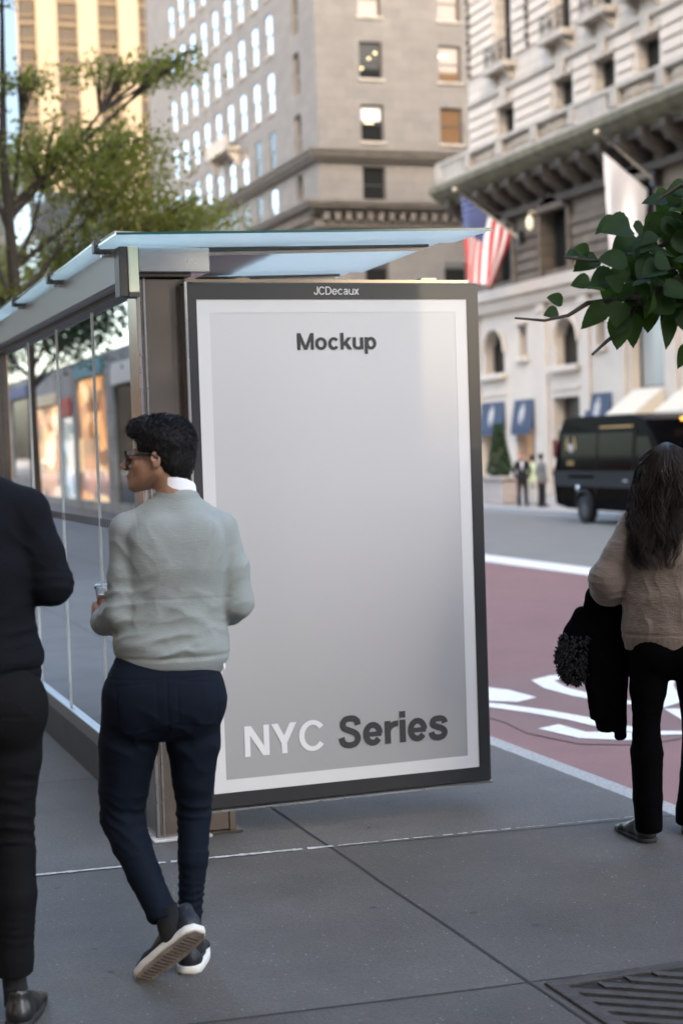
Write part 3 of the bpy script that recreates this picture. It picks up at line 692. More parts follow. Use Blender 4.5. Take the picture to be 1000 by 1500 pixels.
def add_shoe(person, kind, Rm, o, mats, mirror=False):
    out, up, hs = shoe_parts(kind); sg = -1 if mirror else 1
    Rm = np.array(Rm); o = np.array(o, float); tf = lambda V: (np.array(V)*np.array([sg, 1, 1]))@Rm.T+o
    V, F = up.mesh(1); u = link_mesh('shoe', tf(V), F, mats[0], person, True, local=True)
    g = MB(); outline_slab(g, out, .0045 if kind == 'sneaker' else .004, hs+.003, .004 if kind == 'sneaker' else .001)
    s_ = link_mesh('midsole' if kind == 'sneaker' else 'sole', tf(g.v), g.f, mats[1], u, True, local=True)
    g = MB(); outline_slab(g, out, 0, .0044, -.001, .001); link_mesh('outsole', tf(g.v), g.f, mats[2], u, False, local=True)
    if kind == 'sneaker':
        g = MB()
        for q in range(16):
            y = .03+q*.0155; wd = .026 if y < .2 else .022
            g.box(-wd, wd, y, y+.006, -.0016, .0008)
        link_mesh('tread', tf(g.v), g.f, mats[3], u, False, local=True)
    else:
        g = MB(); outline_slab(g, [p for p in out if p[1] < .075], -.001+.0, .02, .001); link_mesh('heel', tf(g.v), g.f, mats[1], u, True, local=True)
    return u
def strands(name, parent, mt, roots, fn_path, rad, n=4):
    g = MB()
    for rt in roots:
        p = fn_path(rt); m_ = len(p); g.tube(p, [rad*(1-.75*(k/(m_-1))**2) for k in range(m_)], n, cap=False)
    return link_mesh(name, g.v, g.f, mt, parent, True, local=True)
# ------------------------------------------------------------------ people
M['skin'] = mat('brown skin', (.30, .165, .105), .5, var=.10, vs=30, bump=.15, bs=220, spec=.4)
M['skin_l'] = mat('fair skin', (.62, .36, .28), .5, var=.06, vs=30)
M['stubble'] = mat('dark stubble', (.165, .095, .063), .75, var=.35, vs=320)
M['hair'] = mat('black hair', (.006, .0055, .0055), .55, var=.3, vs=90, spec=.22, bump=.4, bs=300)
M['hair_w'] = mat('dark brown hair', (.015, .009, .0065), .45, var=.5, vs=45, spec=.3)
M['sweater'] = knit('grey green knitwear', (.258, .288, .280), 300, .30, .05, sheen=.1)
M['sweater_b'] = knit('black knitwear', (.0055, .0065, .009), 300, .3, .08, sheen=0)
M['sweater_t'] = knit('taupe wool knit', (.155, .122, .098), 200, .6, .16, sheen=.4)
M['navy'] = knit('dark navy twill', (.0042, .0075, .015), 500, .2, .15, .8, 0)
M['black'] = knit('black trouser cloth', (.0050, .0050, .0056), 500, .2, .15, .8, 0)
M['jet'] = knit('jet black wool', (.0012, .0012, .0015), 400, .3, .2, .95, 0, .04)
M['shirt'] = mat('white cotton', (.78, .79, .84), .8)
M['leather'] = mat('black polished leather', (.006, .006, .007), .38, var=.1, coat=.4)
M['suede'] = mat('black sneaker leather', (.010, .011, .016), .5, bump=.2, bs=120)
M['rubber_w'] = mat('off white rubber', (.66, .65, .60), .6, var=.08, vs=30)
M['outsole'] = mat('worn gum rubber sole', (.27, .22, .18), .8, var=.35, vs=40, bump=.4, bs=90)
M['rubber_k'] = mat('black rubber', (.012, .012, .012), .7)
M['sock'] = mat('black sock', (.008, .008, .009), .95)

def legs_fold(knee, ankle, hip, sd):
    return lambda V: 1.7*(folds(V, knee, (.15, .1, 1), .036, .0045, .13, sd)+folds(V, ankle, (.1, 0, 1), .026, .0035, .09, sd+2)+folds(V, hip, (.6, 0, 1), .07, .0035, .13, sd+4))

def man_in_sweater():
    bx, by = 1.13, 4.97; th = math.atan2(bx, by)
    LO, HI = (-.33, -.42, -.02), (.40, .36, 1.80)
    Hc = Fr((.022, .012, 1.628), rotm(4, 0, 0)); Hc = Fr((.020, .012, 1.628), rotm(0, 0, 74)@rotm(3, 0, 0), .97)
    v = Vol(LO, HI, .0055)
    head_into(v, Hc)
    v.chain([((.045, .0, 1.58), .052), ((.068, -.004, 1.50), .056), ((.07, 0, 1.45), .048)], .015)
    v.chain([((.03, 0, .93), (.14, .095)), ((.045, 0, 1.12), (.14, .095)), ((.062, 0, 1.30), (.155, .10)), ((.066, 0, 1.40), (.13, .075))], .03)
    for a, b, c in (((-.075, 0, 1.385), (-.105, -.015, 1.145), (-.178, .135, 1.105)), ((.19, 0, 1.38), (.243, -.008, 1.16), (.17, .20, 1.11))):
        v.cone((.065, 0, 1.42), a, .036, .036, .01); v.chain([(a, .036), (b, .033), (c, .026)], .01)
    # left hand round the cup, right hand resting forward
    Rh = np.array([[.10, -.45, -.88], [.30, .86, -.42], [.95, -.23, .22]]).T
    cy_ = V3(-.178, .135, 1.105)
    Y_ = V3(-.28, .90, .25); Y_ /= np.linalg.norm(Y_); Z_ = V3(-.93, -.30, .05); Z_ -= Y_*(Z_@Y_); Z_ /= np.linalg.norm(Z_); X_ = np.cross(Y_, Z_)
    hand_into(v, cy_+Y_*.01, np.stack([X_, Y_, Z_], 1), .85, 1.0, 1 if X_[2] > 0 else -1)
    Y_ = V3(-.25, .95, 0); Y_ /= np.linalg.norm(Y_); Z_ = V3(.9, .24, .1); Z_ -= Y_*(Z_@Y_); Z_ /= np.linalg.norm(Z_); X_ = np.cross(Y_, Z_)
    hand_into(v, V3(.17, .205, 1.11), np.stack([X_, Y_, Z_], 1), .5, 1.0, 1 if X_[2] > 0 else -1)
    for hp, kn, an, ft in (((-.085, 0, .87), (-.135, .05, .49), (-.012, -.125, .185), (.0, -.11, .10)), ((.095, 0, .87), (.088, .03, .49), (.066, -.0, .11), (.07, .06, .05))):
        v.chain([(hp, .065), (kn, .034), ((np.array(kn)*.55+np.array(an)*.45), .030), (an, .026), (ft, .022)], .01)
    v.cone((-.07, 0, .9), (.09, 0, .9), .08, .08, .02)
    V, F = v.mesh(1)
    p = link_mesh('person', V, F, M['skin'], None, True); p.location = (bx, by, 0); p.rotation_euler.z = -th
    tag(p, 'man in grey green sweater and navy trousers walking past the panel, holding a drink', 'person')
    # sweater
    v = Vol((-.30, -.22, .88), (.40, .30, 1.58), .0055)
    v.chain([((.028, 0, .95), (.163, .112)), ((.029, 0, .985), (.165, .114)), ((.038, -.005, 1.035), (.181, .126)), ((.05, -.003, 1.15), (.166, .117)), ((.062, -.005, 1.28), (.172, .118)),
             ((.062, -.004, 1.37), (.165, .104)), ((.066, 0, 1.435), (.118, .078)), ((.070, 0, 1.497), (.071, .066))], .012)
    v.ell((.0, -.075, 1.36), (.075, .035, .085), .04); v.ell((.13, -.075, 1.36), (.075, .035, .085), .04)
    v.cone((.06, 0, 1.452), (-.084, 0, 1.405), .050, .056, .03); v.cone((.075, 0, 1.452), (.200, 0, 1.40), .050, .054, .03)
    v.chain([((-.086, 0, 1.397), .057), ((-.098, -.01, 1.27), .055), ((-.108, -.022, 1.145), .056), ((-.135, .045, 1.128), .054), ((-.172, .118, 1.108), .041), ((-.179, .136, 1.104), .036)], .016)
    v.chain([((.202, 0, 1.392), .056), ((.236, -.012, 1.27), .052), ((.244, -.012, 1.165), .053), ((.225, .06, 1.14), .051), ((.18, .18, 1.115), .04)], .016)
    v.cut((0, 0, .958), (-.07, -.12, -1), None, None, .004)
    v.cut((.068, 0, 1.518), (.06, .25, 1), (-.05, -.1, 1.48), (.2, .12, 1.6), .004)
    ll = V3(-.108, -.02, 1.14); re = V3(.25, -.01, 1.16)
    def fn(V):
        f = 1.2*folds(V, ll, (.2, .5, 1), .035, .006, .10, 1)+folds(V, re, (-.3, .4, 1), .032, .005, .085, 2)
        f += folds(V, (-.02, -.11, 1.05), (-.75, 0, 1), .085, .0055, .16, 3)+folds(V, (-.06, -.09, 1.36), (1, 0, .55), .05, .0045, .075, 4)
        f += 1.1*folds(V, (.06, -.1, 1.025), (-.16, 0, 1), .052, .007, .11, 5, .9)+folds(V, (.0, -.1, 1.15), (-.8, 0, 1), .09, .005, .12, 15, 1)+folds(V, (.1, -.1, 1.12), (.9, 0, 1), .11, .004, .12, 16, 1)+folds(V, (.19, -.06, 1.34), (1, 0, -.5), .05, .0035, .08, 6)+folds(V, (.17, -.08, 1.1), (.55, 0, 1), .075, .004, .12, 8)
        f = f*1.2+folds(V, (-.10, -.05, 1.30), (.8, 0, .5), .06, .006, .11, 18)+folds(V, (.22, -.05, 1.28), (-.8, 0, .6), .05, .005, .10, 19)+folds(V, (.03, -.12, 1.22), (.9, 0, .45), .12, .005, .16, 20)+.0035*vnoise(V, 5, 2)
        g_ = V[:, 2]-(1.19-.06*(V[:, 0]-.05)**2-.02*(V[:, 0]-.05)); f -= .0022*np.exp(-(g_/.0035)**2)*(V[:, 0] > -.05)*(V[:, 0] < .23)*(V[:, 1] < 0)
        f *= np.where((V[:, 2] < 1.0) & (np.abs(V[:, 0]-.03) < .2), .15, 1); f -= .004*np.exp(-((V[:, 2]-1.008)/.007)**2)*(np.abs(V[:, 0]-.03) < .19)
        # shoulder seams
        for sx_, c in ((-1, -.058), (1, .178)): f -= .0012*np.exp(-((V[:, 0]-c-(1.45-V[:, 2])*-.12*sx_)/.0035)**2)*np.clip((V[:, 2]-1.34)*12, 0, 1)
        return f
    sw = sdf_obj('sweater', v, M['sweater'], p, fn)
    v = Vol((-.02, -.09, 1.46), (.16, .10, 1.60), .004)
    v.cone((.069, 0, 1.48), (.066, .003, 1.57), (.0655, .0615), (.063, .060), 0); v.cut((.068, 0, 1.546), (.12, .36, 1)); v.cone((.069, 0, 1.45), (.062, .003, 1.60), (.060, .056), (.055, .053), .002, sub=True)
    sdf_obj('shirt_collar', v, M['shirt'], p)
    g = MB(); g.poly([(.199, -.04, .985), (.203, -.045, .972), (.199, -.047, .958), (.194, -.05, .972)]); g.poly([(.201, -.04, .985), (.199, -.047, .958), (.196, -.05, .972)]); g.build('care_label', M['shirt'], sw, local=True)
    # trousers
    v = Vol((-.26, -.26, .12), (.24, .20, 1.02), .0055)
    v.chain([((.020, 0, .97), (.160, .108)), ((.012, -.005, .89), (.180, .122))], .03)
    v.ell((-.07, -.030, .86), (.105, .10, .13), .06); v.ell((.094, -.030, .86), (.10, .10, .13), .06); v.ell((.012, -.035, .87), (.09, .09, .10), .06)
    v.chain([((.095, 0, .86), (.090, .10)), ((.094, .01, .73), (.085, .095)), ((.089, .025, .60), (.066, .08)), ((.087, .03, .49), (.054, .064)), ((.080, .005, .36), (.047, .062)), ((.064, -.006, .19), (.034, .052)), ((.062, -.008, .14), (.034, .05))], .012)
    v.chain([((-.09, 0, .86), (.094, .10)), ((-.108, .02, .73), (.092, .095)), ((-.130, .045, .58), (.078, .085)), ((-.138, .05, .49), (.070, .075)), ((-.112, .0, .42), (.062, .070)), ((-.075, -.055, .33), (.052, .062)), ((-.025, -.115, .225), (.044, .05)), ((-.012, -.13, .195), (.043, .049))], .012)
    v.cut((.06, 0, .165), (0, 0, -1), (.0, -.058, .1), (.2, .1, .3)); v.cut((-.012, -.13, .205), (.25, -.5, -1), (-.15, -.3, .05), (.06, -.062, .3))
    f1 = legs_fold((.088, .02, .47), (.064, 0, .24), (.1, -.1, .74), 11); f2 = legs_fold((-.135, .02, .50), (-.03, -.11, .25), (-.08, -.1, .76), 17)
    def ft(V):
        f = np.where(V[:, 0] > .02+(.75-V[:, 2])*-.06, f1(V), f2(V)); f += folds(V, (-.12, -.02, .46), (.5, -.3, 1), .03, .007, .09, 21)+.003*vnoise(V, 6, 9)+folds(V, (.01, -.12, .77), (-.5, 0, 1), .06, .005, .1, 33)
        for cx, w_ in ((-.075, .062), (.11, .06)):                 # stitched back pockets
            e = np.maximum(np.abs(V[:, 0]-cx)-w_, np.abs(V[:, 2]-.865+.12*(V[:, 0]-cx)*np.sign(cx))-.07); f -= .0018*np.exp(-(e/.003)**2)*(V[:, 1] < -.05)
        f -= .0025*np.exp(-((V[:, 0]-.018)/.004)**2)*(V[:, 1] < -.03)*(V[:, 2] > .78); f -= .0018*np.exp(-((V[:, 2]-.948)/.003)**2)
        return f
    sdf_obj('trousers', v, M['navy'], p, ft)
    # socks and shoes
    g = MB(); g.tube([(-.012, -.13, .25), (-.004, -.135, .19), (.012, -.130, .135)], [.036, .037, .04], 14); g.build('sock', M['sock'], p, True, local=True); g = MB(); g.tube([(.063, -.006, .20), (.066, -.003, .12), (.068, 0, .06)], [.034, .036, .038], 14); g.build('sock', M['sock'], p, True, local=True)
    mt4 = (M['suede'], M['rubber_w'], M['outsole'], mat('sole groove', (.12, .095, .075), .9))
    # trailing shoe: toe on the ground lower left, heel lifted towards upper right, sole turned to the viewer
    toe = V3(-.088, -.085, .010); heel = V3(.082, -.185, .168); yv = toe-heel; yv /= np.linalg.norm(yv)
    nz = V3(-.42, .78, .30); nz -= yv*(nz@yv); nz /= np.linalg.norm(nz); xv = np.cross(yv, nz)
    add_shoe(p, 'sneaker', np.stack([xv, yv, nz], 1), heel-yv*.012, mt4, False)
    add_shoe(p, 'sneaker', rotm(0, 0, -8), (.052, -.05, 0), mt4, False)
    # hair
    v = Vol(Hc(0, 0, .03)-.17, Hc(0, 0, .03)+.17, .0038); Rr_ = Hc.R
    v.ell(Hc(0, -.022, .046), (.083, .097, .084), 0, Rr_); v.ell(Hc(0, -.055, -.008), (.072, .06, .075), .015, Rr_)
    v.ell(Hc(0, .046, .090), (.058, .046, .028), .035, Rr_); v.ell(Hc(.0, .066, .082), (.050, .024, .022), .025, Rr_)
    v.ell(Hc(0, .120, -.004), (.12, .065, .080), .012, Rr_, True)
    for q in (-1, 1): v.ell(Hc(q*.085, .036, -.030), (.03, .042, .062), .008, Rr_, True); v.ell(Hc(q*.09, .0, -.03), (.03, .022, .045), .008, Rr_, True)
    v.cut(Hc(0, -.06, -.062), Rr_@V3(0, .35, -1)); v.cone(Hc(0, -.02, -.04), Hc(0, -.05, -.17), .055, .055, .01, sub=True)
    V, F = v.mesh(1); V = displace(V, F, lambda V: .0022*vnoise(V, 90, 3)+.002*vnoise(V, 35, 5)); N = normals(V, F)
    hr = link_mesh('hair', V, F, M['hair'], p, True, local=True)
    g = MB(); ids = rng.choice(len(V), 5200, replace=True)
    for i in ids:
        loc_ = Rr_.T@(V[i]-Hc.o); top = max(0, loc_[2]/.12)
        d = N[i]*(.12+.45*top*(loc_[1] > -.02))+Rr_@V3(rng.normal(0, .2), -.6+1.5*(loc_[1] > .03)*top, -.7*(1-top)+.25*top)+rng.normal(0, .12, 3); d /= np.linalg.norm(d); L = .006+.010*top
        g.tube([tuple(V[i]-N[i]*.001), tuple(V[i]+d*L*.6), tuple(V[i]+d*L+N[i]*-.001)], [.0008, .0006, .0002], 3, False)
    g.build('hair_tufts', M['hair'], hr, True, local=True)
    # stubble on the jaw
    v = Vol(Hc(0, 0, -.03)-.15, Hc(0, 0, -.03)+.15, .004); head_into(v, Hc, ears=False); v.d -= .0012
    v.cut(Hc(0, 0, -.048), Rr_@V3(0, .10, 1)); v.cut(Hc(0, .012, 0), Rr_@V3(0, -1, 0)); v.cone(Hc(-.02, .11, -.070), Hc(.02, .11, -.070), .0125, .0125, .004, sub=True)
    # glasses
    dk = mat('dark tortoise acetate', (.018, .011, .008), .2, coat=.5); lens = pane_mat('smoked lens', (.12, .10, .09), (.05, .04, .03), .02, 1.5, .9)
    g = MB()
    def hb(a, b, w_, h_): g.tube([Hc(*a), Hc(*b)], w_, 6)
    for q in (-1, 1):
        for a, b in (((q*.068, .082, .010), (q*.079, .0, .006)), ((q*.068, .082, .015), (q*.079, .0, .010)), ((q*.068, .082, .005), (q*.077, .02, .004)), ((q*.079, .0, .008), (q*.078, -.02, -.005))): g.tube([tuple(Hc(*a)), tuple(Hc(*b))], .0035, 6)
        c = [(q*.010, .104, .014), (q*.062, .088, .016), (q*.066, .085, -.010), (q*.052, .092, -.024), (q*.022, .102, -.024), (q*.010, .105, -.006), (q*.010, .112, .016)]
        g.tube([tuple(Hc(*k)) for k in c], .0030, 6)
    g.tube([tuple(Hc(-.012, .105, .010)), tuple(Hc(.012, .105, .010))], .003, 6)
    gl_ = g.build('glasses', dk, p, True, local=True)
    g = MB()
    for q in (-1, 1): g.poly([tuple(Hc(*k)) for k in [(q*.010, .104, .014), (q*.062, .088, .016), (q*.066, .085, -.010), (q*.052, .092, -.024), (q*.022, .102, -.024), (q*.010, .105, -.006)]])
    g.build('lens', lens, gl_, local=True)
    # iced drink in a clear cup
    Rz = Matrix.Rotation(-th, 4, 'Z'); cp = Vector((bx, by, 0))+(Rz@Vector((-.158, .205, 1.10)))
    cup = empty('drink_cup', cp, 'clear plastic cup of amber iced tea held by the man in grey green', 'cup')
    clear = pane_mat('clear plastic', (.95, .96, .97), (.8, .85, .9), .1, 1.2, .88); tea = mat('amber iced tea', (.85, .33, .05), .3, coat=.5, var=.3, vs=60)
    g = MB(); g.lathe(cp, [(.030, 0), (.0305, .002), (.042, .105), (.0435, .106), (.0435, .110), (.0415, .110)], 20); g.build('cup_wall', clear, cup, True)
    g = MB(); g.lathe(cp, [(.028, .004), (.0375, .088)], 20); g.build('iced_tea', tea, cup, True)
    g = MB(); g.lathe(cp, [(.045, .108), (.046, .113), (.043, .118), (.038, .124), (.037, .122), (.012, .121)], 20); g.build('lid', clear, cup, True)
    return p
man_in_sweater()

def man_in_black():
    bx, by = .60, 4.70; th = math.atan2(bx, by); c0 = -.085
    v = Vol((-.42, -.30, -.02), (.26, .40, 1.90), .008)
    Hc = Fr((c0-.012, .02, 1.745), rotm(0, 0, 20)); head_into(v, Hc)
    v.chain([((c0, .01, 1.68), .052), ((c0, 0, 1.58), .058)], .02)
    v.chain([((c0, 0, 1.0), (.14, .09)), ((c0, 0, 1.2), (.14, .095)), ((c0, 0, 1.40), (.17, .10)), ((c0, 0, 1.50), (.13, .08))], .03)
    for s_ in (-1, 1):
        a, b, c = (c0+s_*.185, 0, 1.47), (c0+s_*.24, -.02, 1.27), (c0+s_*.14, .21, 1.24)
        v.cone((c0, 0, 1.52), a, .05, .05, .03); v.chain([(a, .05), (b, .04), (c, .028)], .02)
        Y_ = V3(-s_*.45, .85, .1); Y_ /= np.linalg.norm(Y_); Z_ = V3(s_*.85, .45, .1); Z_ -= Y_*(Z_@Y_); Z_ /= np.linalg.norm(Z_); X_ = np.cross(Y_, Z_)
        hand_into(v, V3(*c)+Y_*.01, np.stack([X_, Y_, Z_], 1), .6, 1.05, 1 if X_[2] > 0 else -1)
    for hx, kx, ax, oy in ((c0+.09, .012, .0, .0), (c0-.09, -.185, -.16, .35)):
        v.chain([((hx, 0, .92), .065), ((kx, .0+oy*.5, .52), .036), ((ax, 0+oy, .12), .026), ((ax, .05+oy, .05), .022)], .01)
    v.cone((c0-.07, 0, .95), (c0+.07, 0, .95), .08, .08, .02)
    V, F = v.mesh(1); p = link_mesh('person', V, F, M['skin'], None, True); p.location = (bx, by, 0); p.rotation_euler.z = -th
    tag(p, 'man all in black walking away, cut off by the left edge of the photo', 'person')
    v = Vol((-.42, -.22, .95), (.26, .30, 1.70), .006)
    v.chain([((c0+.01, 0, 1.0), (.190, .12)), ((c0+.01, 0, 1.06), (.202, .13)), ((c0, -.0, 1.16), (.190, .125)), ((c0, -.003, 1.32), (.20, .125)), ((c0, -.003, 1.44), (.190, .112)), ((c0, 0, 1.53), (.135, .082)), ((c0, 0, 1.60), (.066, .064))], .012)
    for s_ in (-1, 1):
        v.cone((c0, 0, 1.555), (c0+s_*.17, 0, 1.485), .056, .072, .04)
        v.chain([((c0+s_*.175, 0, 1.475), .070), ((c0+s_*.215, -.012, 1.36), .064), ((c0+s_*.238, -.02, 1.275), .062), ((c0+s_*.205, .08, 1.262), .055), ((c0+s_*.14, .20, 1.24), .04)], .018)
    v.cut((0, 0, .972), (0, 0, -1)); v.cut((c0, 0, 1.628), (0, .2, 1))
    el = V3(c0+.238, -.02, 1.275)
    def fn(V):
        f = folds(V, el, (.1, .4, 1), .03, .006, .10, 41)+folds(V, (.08, -.09, 1.38), (1, 0, .6), .05, .006, .09, 42)+folds(V, (.03, -.1, 1.06), (-.15, 0, 1), .045, .009, .14, 43, 1)+folds(V, (.04, -.1, 1.22), (-.5, 0, 1), .08, .005, .14, 44)
        f += .004*vnoise(V, 6, 7); f *= np.where(V[:, 2] < 1.03, .3, 1); f -= .005*np.exp(-((V[:, 2]-1.035)/.008)**2)*(V[:, 0] > -.35); return f
    sdf_obj('sweater', v, M['sweater_b'], p, fn)
    v = Vol((-.34, -.20, .10), (.19, .52, 1.06), .006)
    v.chain([((c0, 0, 1.01), (.175, .115)), ((c0, -.005, .95), (.195, .13))], .03)
    v.ell((c0+.10, -.035, .92), (.112, .10, .14), .06); v.ell((c0-.09, -.035, .92), (.105, .10, .14), .06); v.ell((c0, -.035, .94), (.1, .09, .10), .06)
    v.chain([((c0+.10, 0, .90), (.105, .11)), ((c0+.098, .005, .78), (.093, .10)), ((.010, .01, .62), (.070, .085)), ((.014, .01, .50), (.063, .075)), ((.014, 0, .38), (.062, .075)), ((.004, 0, .2), (.056, .07)), ((.002, 0, .14), (.056, .07))], .012)
    v.chain([((c0-.09, 0, .90), (.10, .11)), ((-.185, .1, .76), (.088, .10)), ((-.19, .17, .52), (.07, .08)), ((-.17, .3, .2), (.055, .07))], .012)
    v.cut((0, 0, .152), (0, 0, -1))
    f1 = legs_fold((.01, 0, .55), (0, 0, .25), (.0, -.1, .8), 51)
    def ft(V): return f1(V)+.003*vnoise(V, 6, 3)+folds(V, (.03, -.05, .68), (.5, 0, 1), .04, .005, .09, 55)-.002*np.exp(-((V[:, 2]-.915+.1*(V[:, 0]-.03))/.003)**2)*(np.abs(V[:, 0]-.04) < .06)*(V[:, 1] < 0)
    tr = sdf_obj('trousers', v, M['black'], p, ft)
    g = MB(); g.disc((.055, -.128, .935), (0, 1, 0), .006, .003, 12); g.build('pocket_button', M['rubber_k'], tr, True, local=True)
    g = MB(); g.tube([(.002, .005, .2), (.004, .0, .12), (.01, .01, .06)], [.034, .036, .04], 14); g.build('sock', M['sock'], p, True, local=True); g = MB(); g.tube([(-.17, .32, .25), (-.16, .35, .05)], [.034, .038], 12); g.build('sock', M['sock'], p, True, local=True)
    mt4 = (M['leather'], M['rubber_k'], M['rubber_k'], M['rubber_k'])
    add_shoe(p, 'dress', rotm(0, 0, -14), (.004, -.055, .001), mt4); add_shoe(p, 'dress', rotm(0, 0, 5), (-.165, .30, .001), mt4, True)
    v = Vol(Hc.o-.16, Hc.o+.16, .006); v.ell(Hc(0, -.022, .046), (.083, .100, .085), 0, Hc.R); v.ell(Hc(0, -.05, -.01), (.072, .06, .07), .015, Hc.R); v.ell(Hc(0, .125, .0), (.12, .065, .082), .012, Hc.R, True)
    sdf_obj('hair', v, M['hair'], p, lambda V: .004*vnoise(V, 60, 3))
man_in_black()

def woman():
    bx, by = 3.33, 5.75; th = math.atan2(bx, by); c0 = .085
    v = Vol((-.32, -.25, -.02), (.45, .36, 1.65), .008)
    Hc = Fr((.072, .01, 1.488), rotm(0, 0, -12), .90); head_into(v, Hc)
    v.chain([((.075, 0, 1.44), .046), ((.08, 0, 1.35), .05)], .02)
    v.chain([((c0, 0, .85), (.15, .10)), ((c0, 0, 1.0), (.12, .085)), ((c0, 0, 1.18), (.145, .09)), ((c0, 0, 1.29), (.12, .07))], .03)
    for s_, a, b, c in ((-1, (-.06, 0, 1.28), (-.172, -.02, 1.05), (-.115, .20, 1.03)), (1, (.23, 0, 1.28), (.30, -.02, 1.04), (.24, .2, 1.05))):
        v.cone((c0, 0, 1.31), a, .045, .045, .03); v.chain([(a, .045), (b, .036), (c, .024)], .02)
        Y_ = V3(-s_*.3, .9, 0); Y_ /= np.linalg.norm(Y_); Z_ = V3(s_*.9, .3, .3); Z_ -= Y_*(Z_@Y_); Z_ /= np.linalg.norm(Z_); X_ = np.cross(Y_, Z_)
        hand_into(v, V3(*c)+Y_*.01, np.stack([X_, Y_, Z_], 1), .8, .9, 1 if X_[2] > 0 else -1)
    for L in (((0.0, 0, .82), (-.02, .01, .45), (-.03, .0, .10), (-.035, .05, .04)), ((.17, 0, .82), (.185, .06, .45), (.14, .14, .10), (.14, .19, .04))):
        v.chain([(L[0], .06), (L[1], .032), (L[2], .026), (L[3], .02)], .01)
    v.cone((0.02, 0, .82), (.15, 0, .82), .07, .07, .02)
    V, F = v.mesh(1); p = link_mesh('person', V, F, M['skin_l'], None, True); p.location = (bx, by, 0); p.rotation_euler.z = -th
    tag(p, 'woman with long wavy dark hair, taupe knit sweater and black trousers near the kerb', 'person')
    v = Vol((-.31, -.20, .74), (.45, .28, 1.44), .0055)
    v.chain([((c0, 0, .80), (.195, .125)), ((c0, 0, .86), (.203, .13)), ((c0, -.003, 1.0), (.195, .13)), ((c0, -.003, 1.15), (.190, .125)), ((c0, 0, 1.26), (.165, .105)), ((.083, 0, 1.33), (.11, .08)), ((.08, 0, 1.385), (.066, .064))], .014)
    v.cone((c0, 0, 1.345), (-.055, 0, 1.285), .052, .066, .04); v.cone((c0, 0, 1.345), (.225, 0, 1.285), .052, .066, .04)
    v.chain([((-.055, 0, 1.28), .067), ((-.12, -.01, 1.17), .066), ((-.168, -.022, 1.075), .073), ((-.165, .02, 1.035), .073), ((-.135, .11, 1.02), .058), ((-.115, .19, 1.02), .040)], .02)
    v.chain([((.225, 0, 1.28), .067), ((.28, -.01, 1.17), .066), ((.315, -.02, 1.05), .068), ((.28, .1, 1.02), .055), ((.24, .19, 1.03), .04)], .02)
    v.cut((0, 0, .785), (0, 0, -1))
    def fn(V):
        f = folds(V, (-.175, -.02, 1.04), (.1, -.2, 1), .034, .011, .085, 61, 1.2)+folds(V, (-.12, -.03, 1.17), (.3, 0, 1), .05, .006, .08, 62)+folds(V, (.05, -.12, 1.0), (1, 0, .12), .09, .006, .22, 63)+folds(V, (-.05, -.08, 1.22), (1, 0, .5), .05, .005, .08, 64)
        f += .004*vnoise(V, 7, 5)+.0012*vnoise(V, 60, 6)
        rb = np.sin(V[:, 0]*2*math.pi/.021)*.0006*(V[:, 2] < .845)*(V[:, 2] > .80)*(np.abs(V[:, 0]-c0) < .22); f = f*np.where(V[:, 2] < .85, .4, 1)+rb
        f -= .003*np.exp(-((V[:, 2]-.852)/.005)**2)*(V[:, 0] > -.13); return f
    sdf_obj('sweater', v, M['sweater_t'], p, fn)
    v = Vol((-.16, -.22, .03), (.33, .30, .88), .006)
    v.chain([((c0, 0, .85), (.165, .105)), ((c0, -.005, .78), (.172, .12))], .03); v.ell((.015, -.04, .78), (.09, .09, .10), .03); v.ell((.155, -.04, .78), (.09, .09, .10), .03)
    v.chain([((-.004, 0, .76), (.088, .10)), ((-.020, 0, .62), (.072, .09)), ((-.030, .005, .48), (.052, .075)), ((-.030, 0, .36), (.063, .08)), ((-.03, -.005, .18), (.058, .085)), ((-.028, -.005, .06), (.054, .08))], .012)
    v.chain([((.162, 0, .76), (.086, .10)), ((.180, .03, .62), (.080, .09)), ((.190, .06, .45), (.075, .08)), ((.165, .10, .25), (.062, .08)), ((.145, .13, .10), (.062, .08)), ((.14, .13, .06), (.062, .08))], .012)
    v.cut((0, 0, .045), (0, 0, -1))
    sdf_obj('trousers', v, M['jet'], p, lambda V: folds(V, (-.02, -.05, .45), (.2, 0, 1), .05, .004, .14, 71)+.003*vnoise(V, 6, 3))
    mt4 = (M['leather'], M['rubber_k'], M['rubber_k'], M['rubber_k'])
    add_shoe(p, 'dress', rotm(0, 0, 28), (-.020, -.05, .001), mt4); add_shoe(p, 'dress', rotm(0, 0, -5), (.14, .09, .001), mt4, True)
    # hair: a mass with long waving locks over it
    Z = [1.09, 1.14, 1.2, 1.3, 1.4, 1.5, 1.55, 1.585, 1.606, 1.618]; CU = [.045, .035, .035, .045, .055, .068, .072, .074, .075, .075]
    HU = [.06, .09, .104, .110, .108, .104, .094, .074, .048, .012]; CV = [-.115, -.10, -.085, -.06, -.03, -.008, 0, 0, 0, 0]; HV = [.02, .035, .045, .060, .088, .112, .102, .085, .055, .012]
    v = Vol((-.13, -.2, 1.05), (.26, .16, 1.66), .0055)
    for k in range(2, 5): v.cone((CU[k], CV[k], Z[k]), (CU[k+1], CV[k+1], Z[k+1]), (HU[k]*.88, HV[k]*.88), (HU[k+1]*.88, HV[k+1]*.88), .01)
    v.ell(Hc(0, -.02, .044), (.074, .094, .078), .02, Hc.R); v.ell(Hc(0, .14, -.02), (.075, .08, .09), .01, Hc.R, True)
    hr = sdf_obj('hair', v, M['hair_w'], p, lambda V: (.007*vnoise(V*np.array([1, 1, .25]), 40, 3)+.003*vnoise(V*np.array([1, 1, .3]), 110, 4))*np.clip((1.6-V[:, 2])*8, .1, 1))
    zz = np.array(Z)
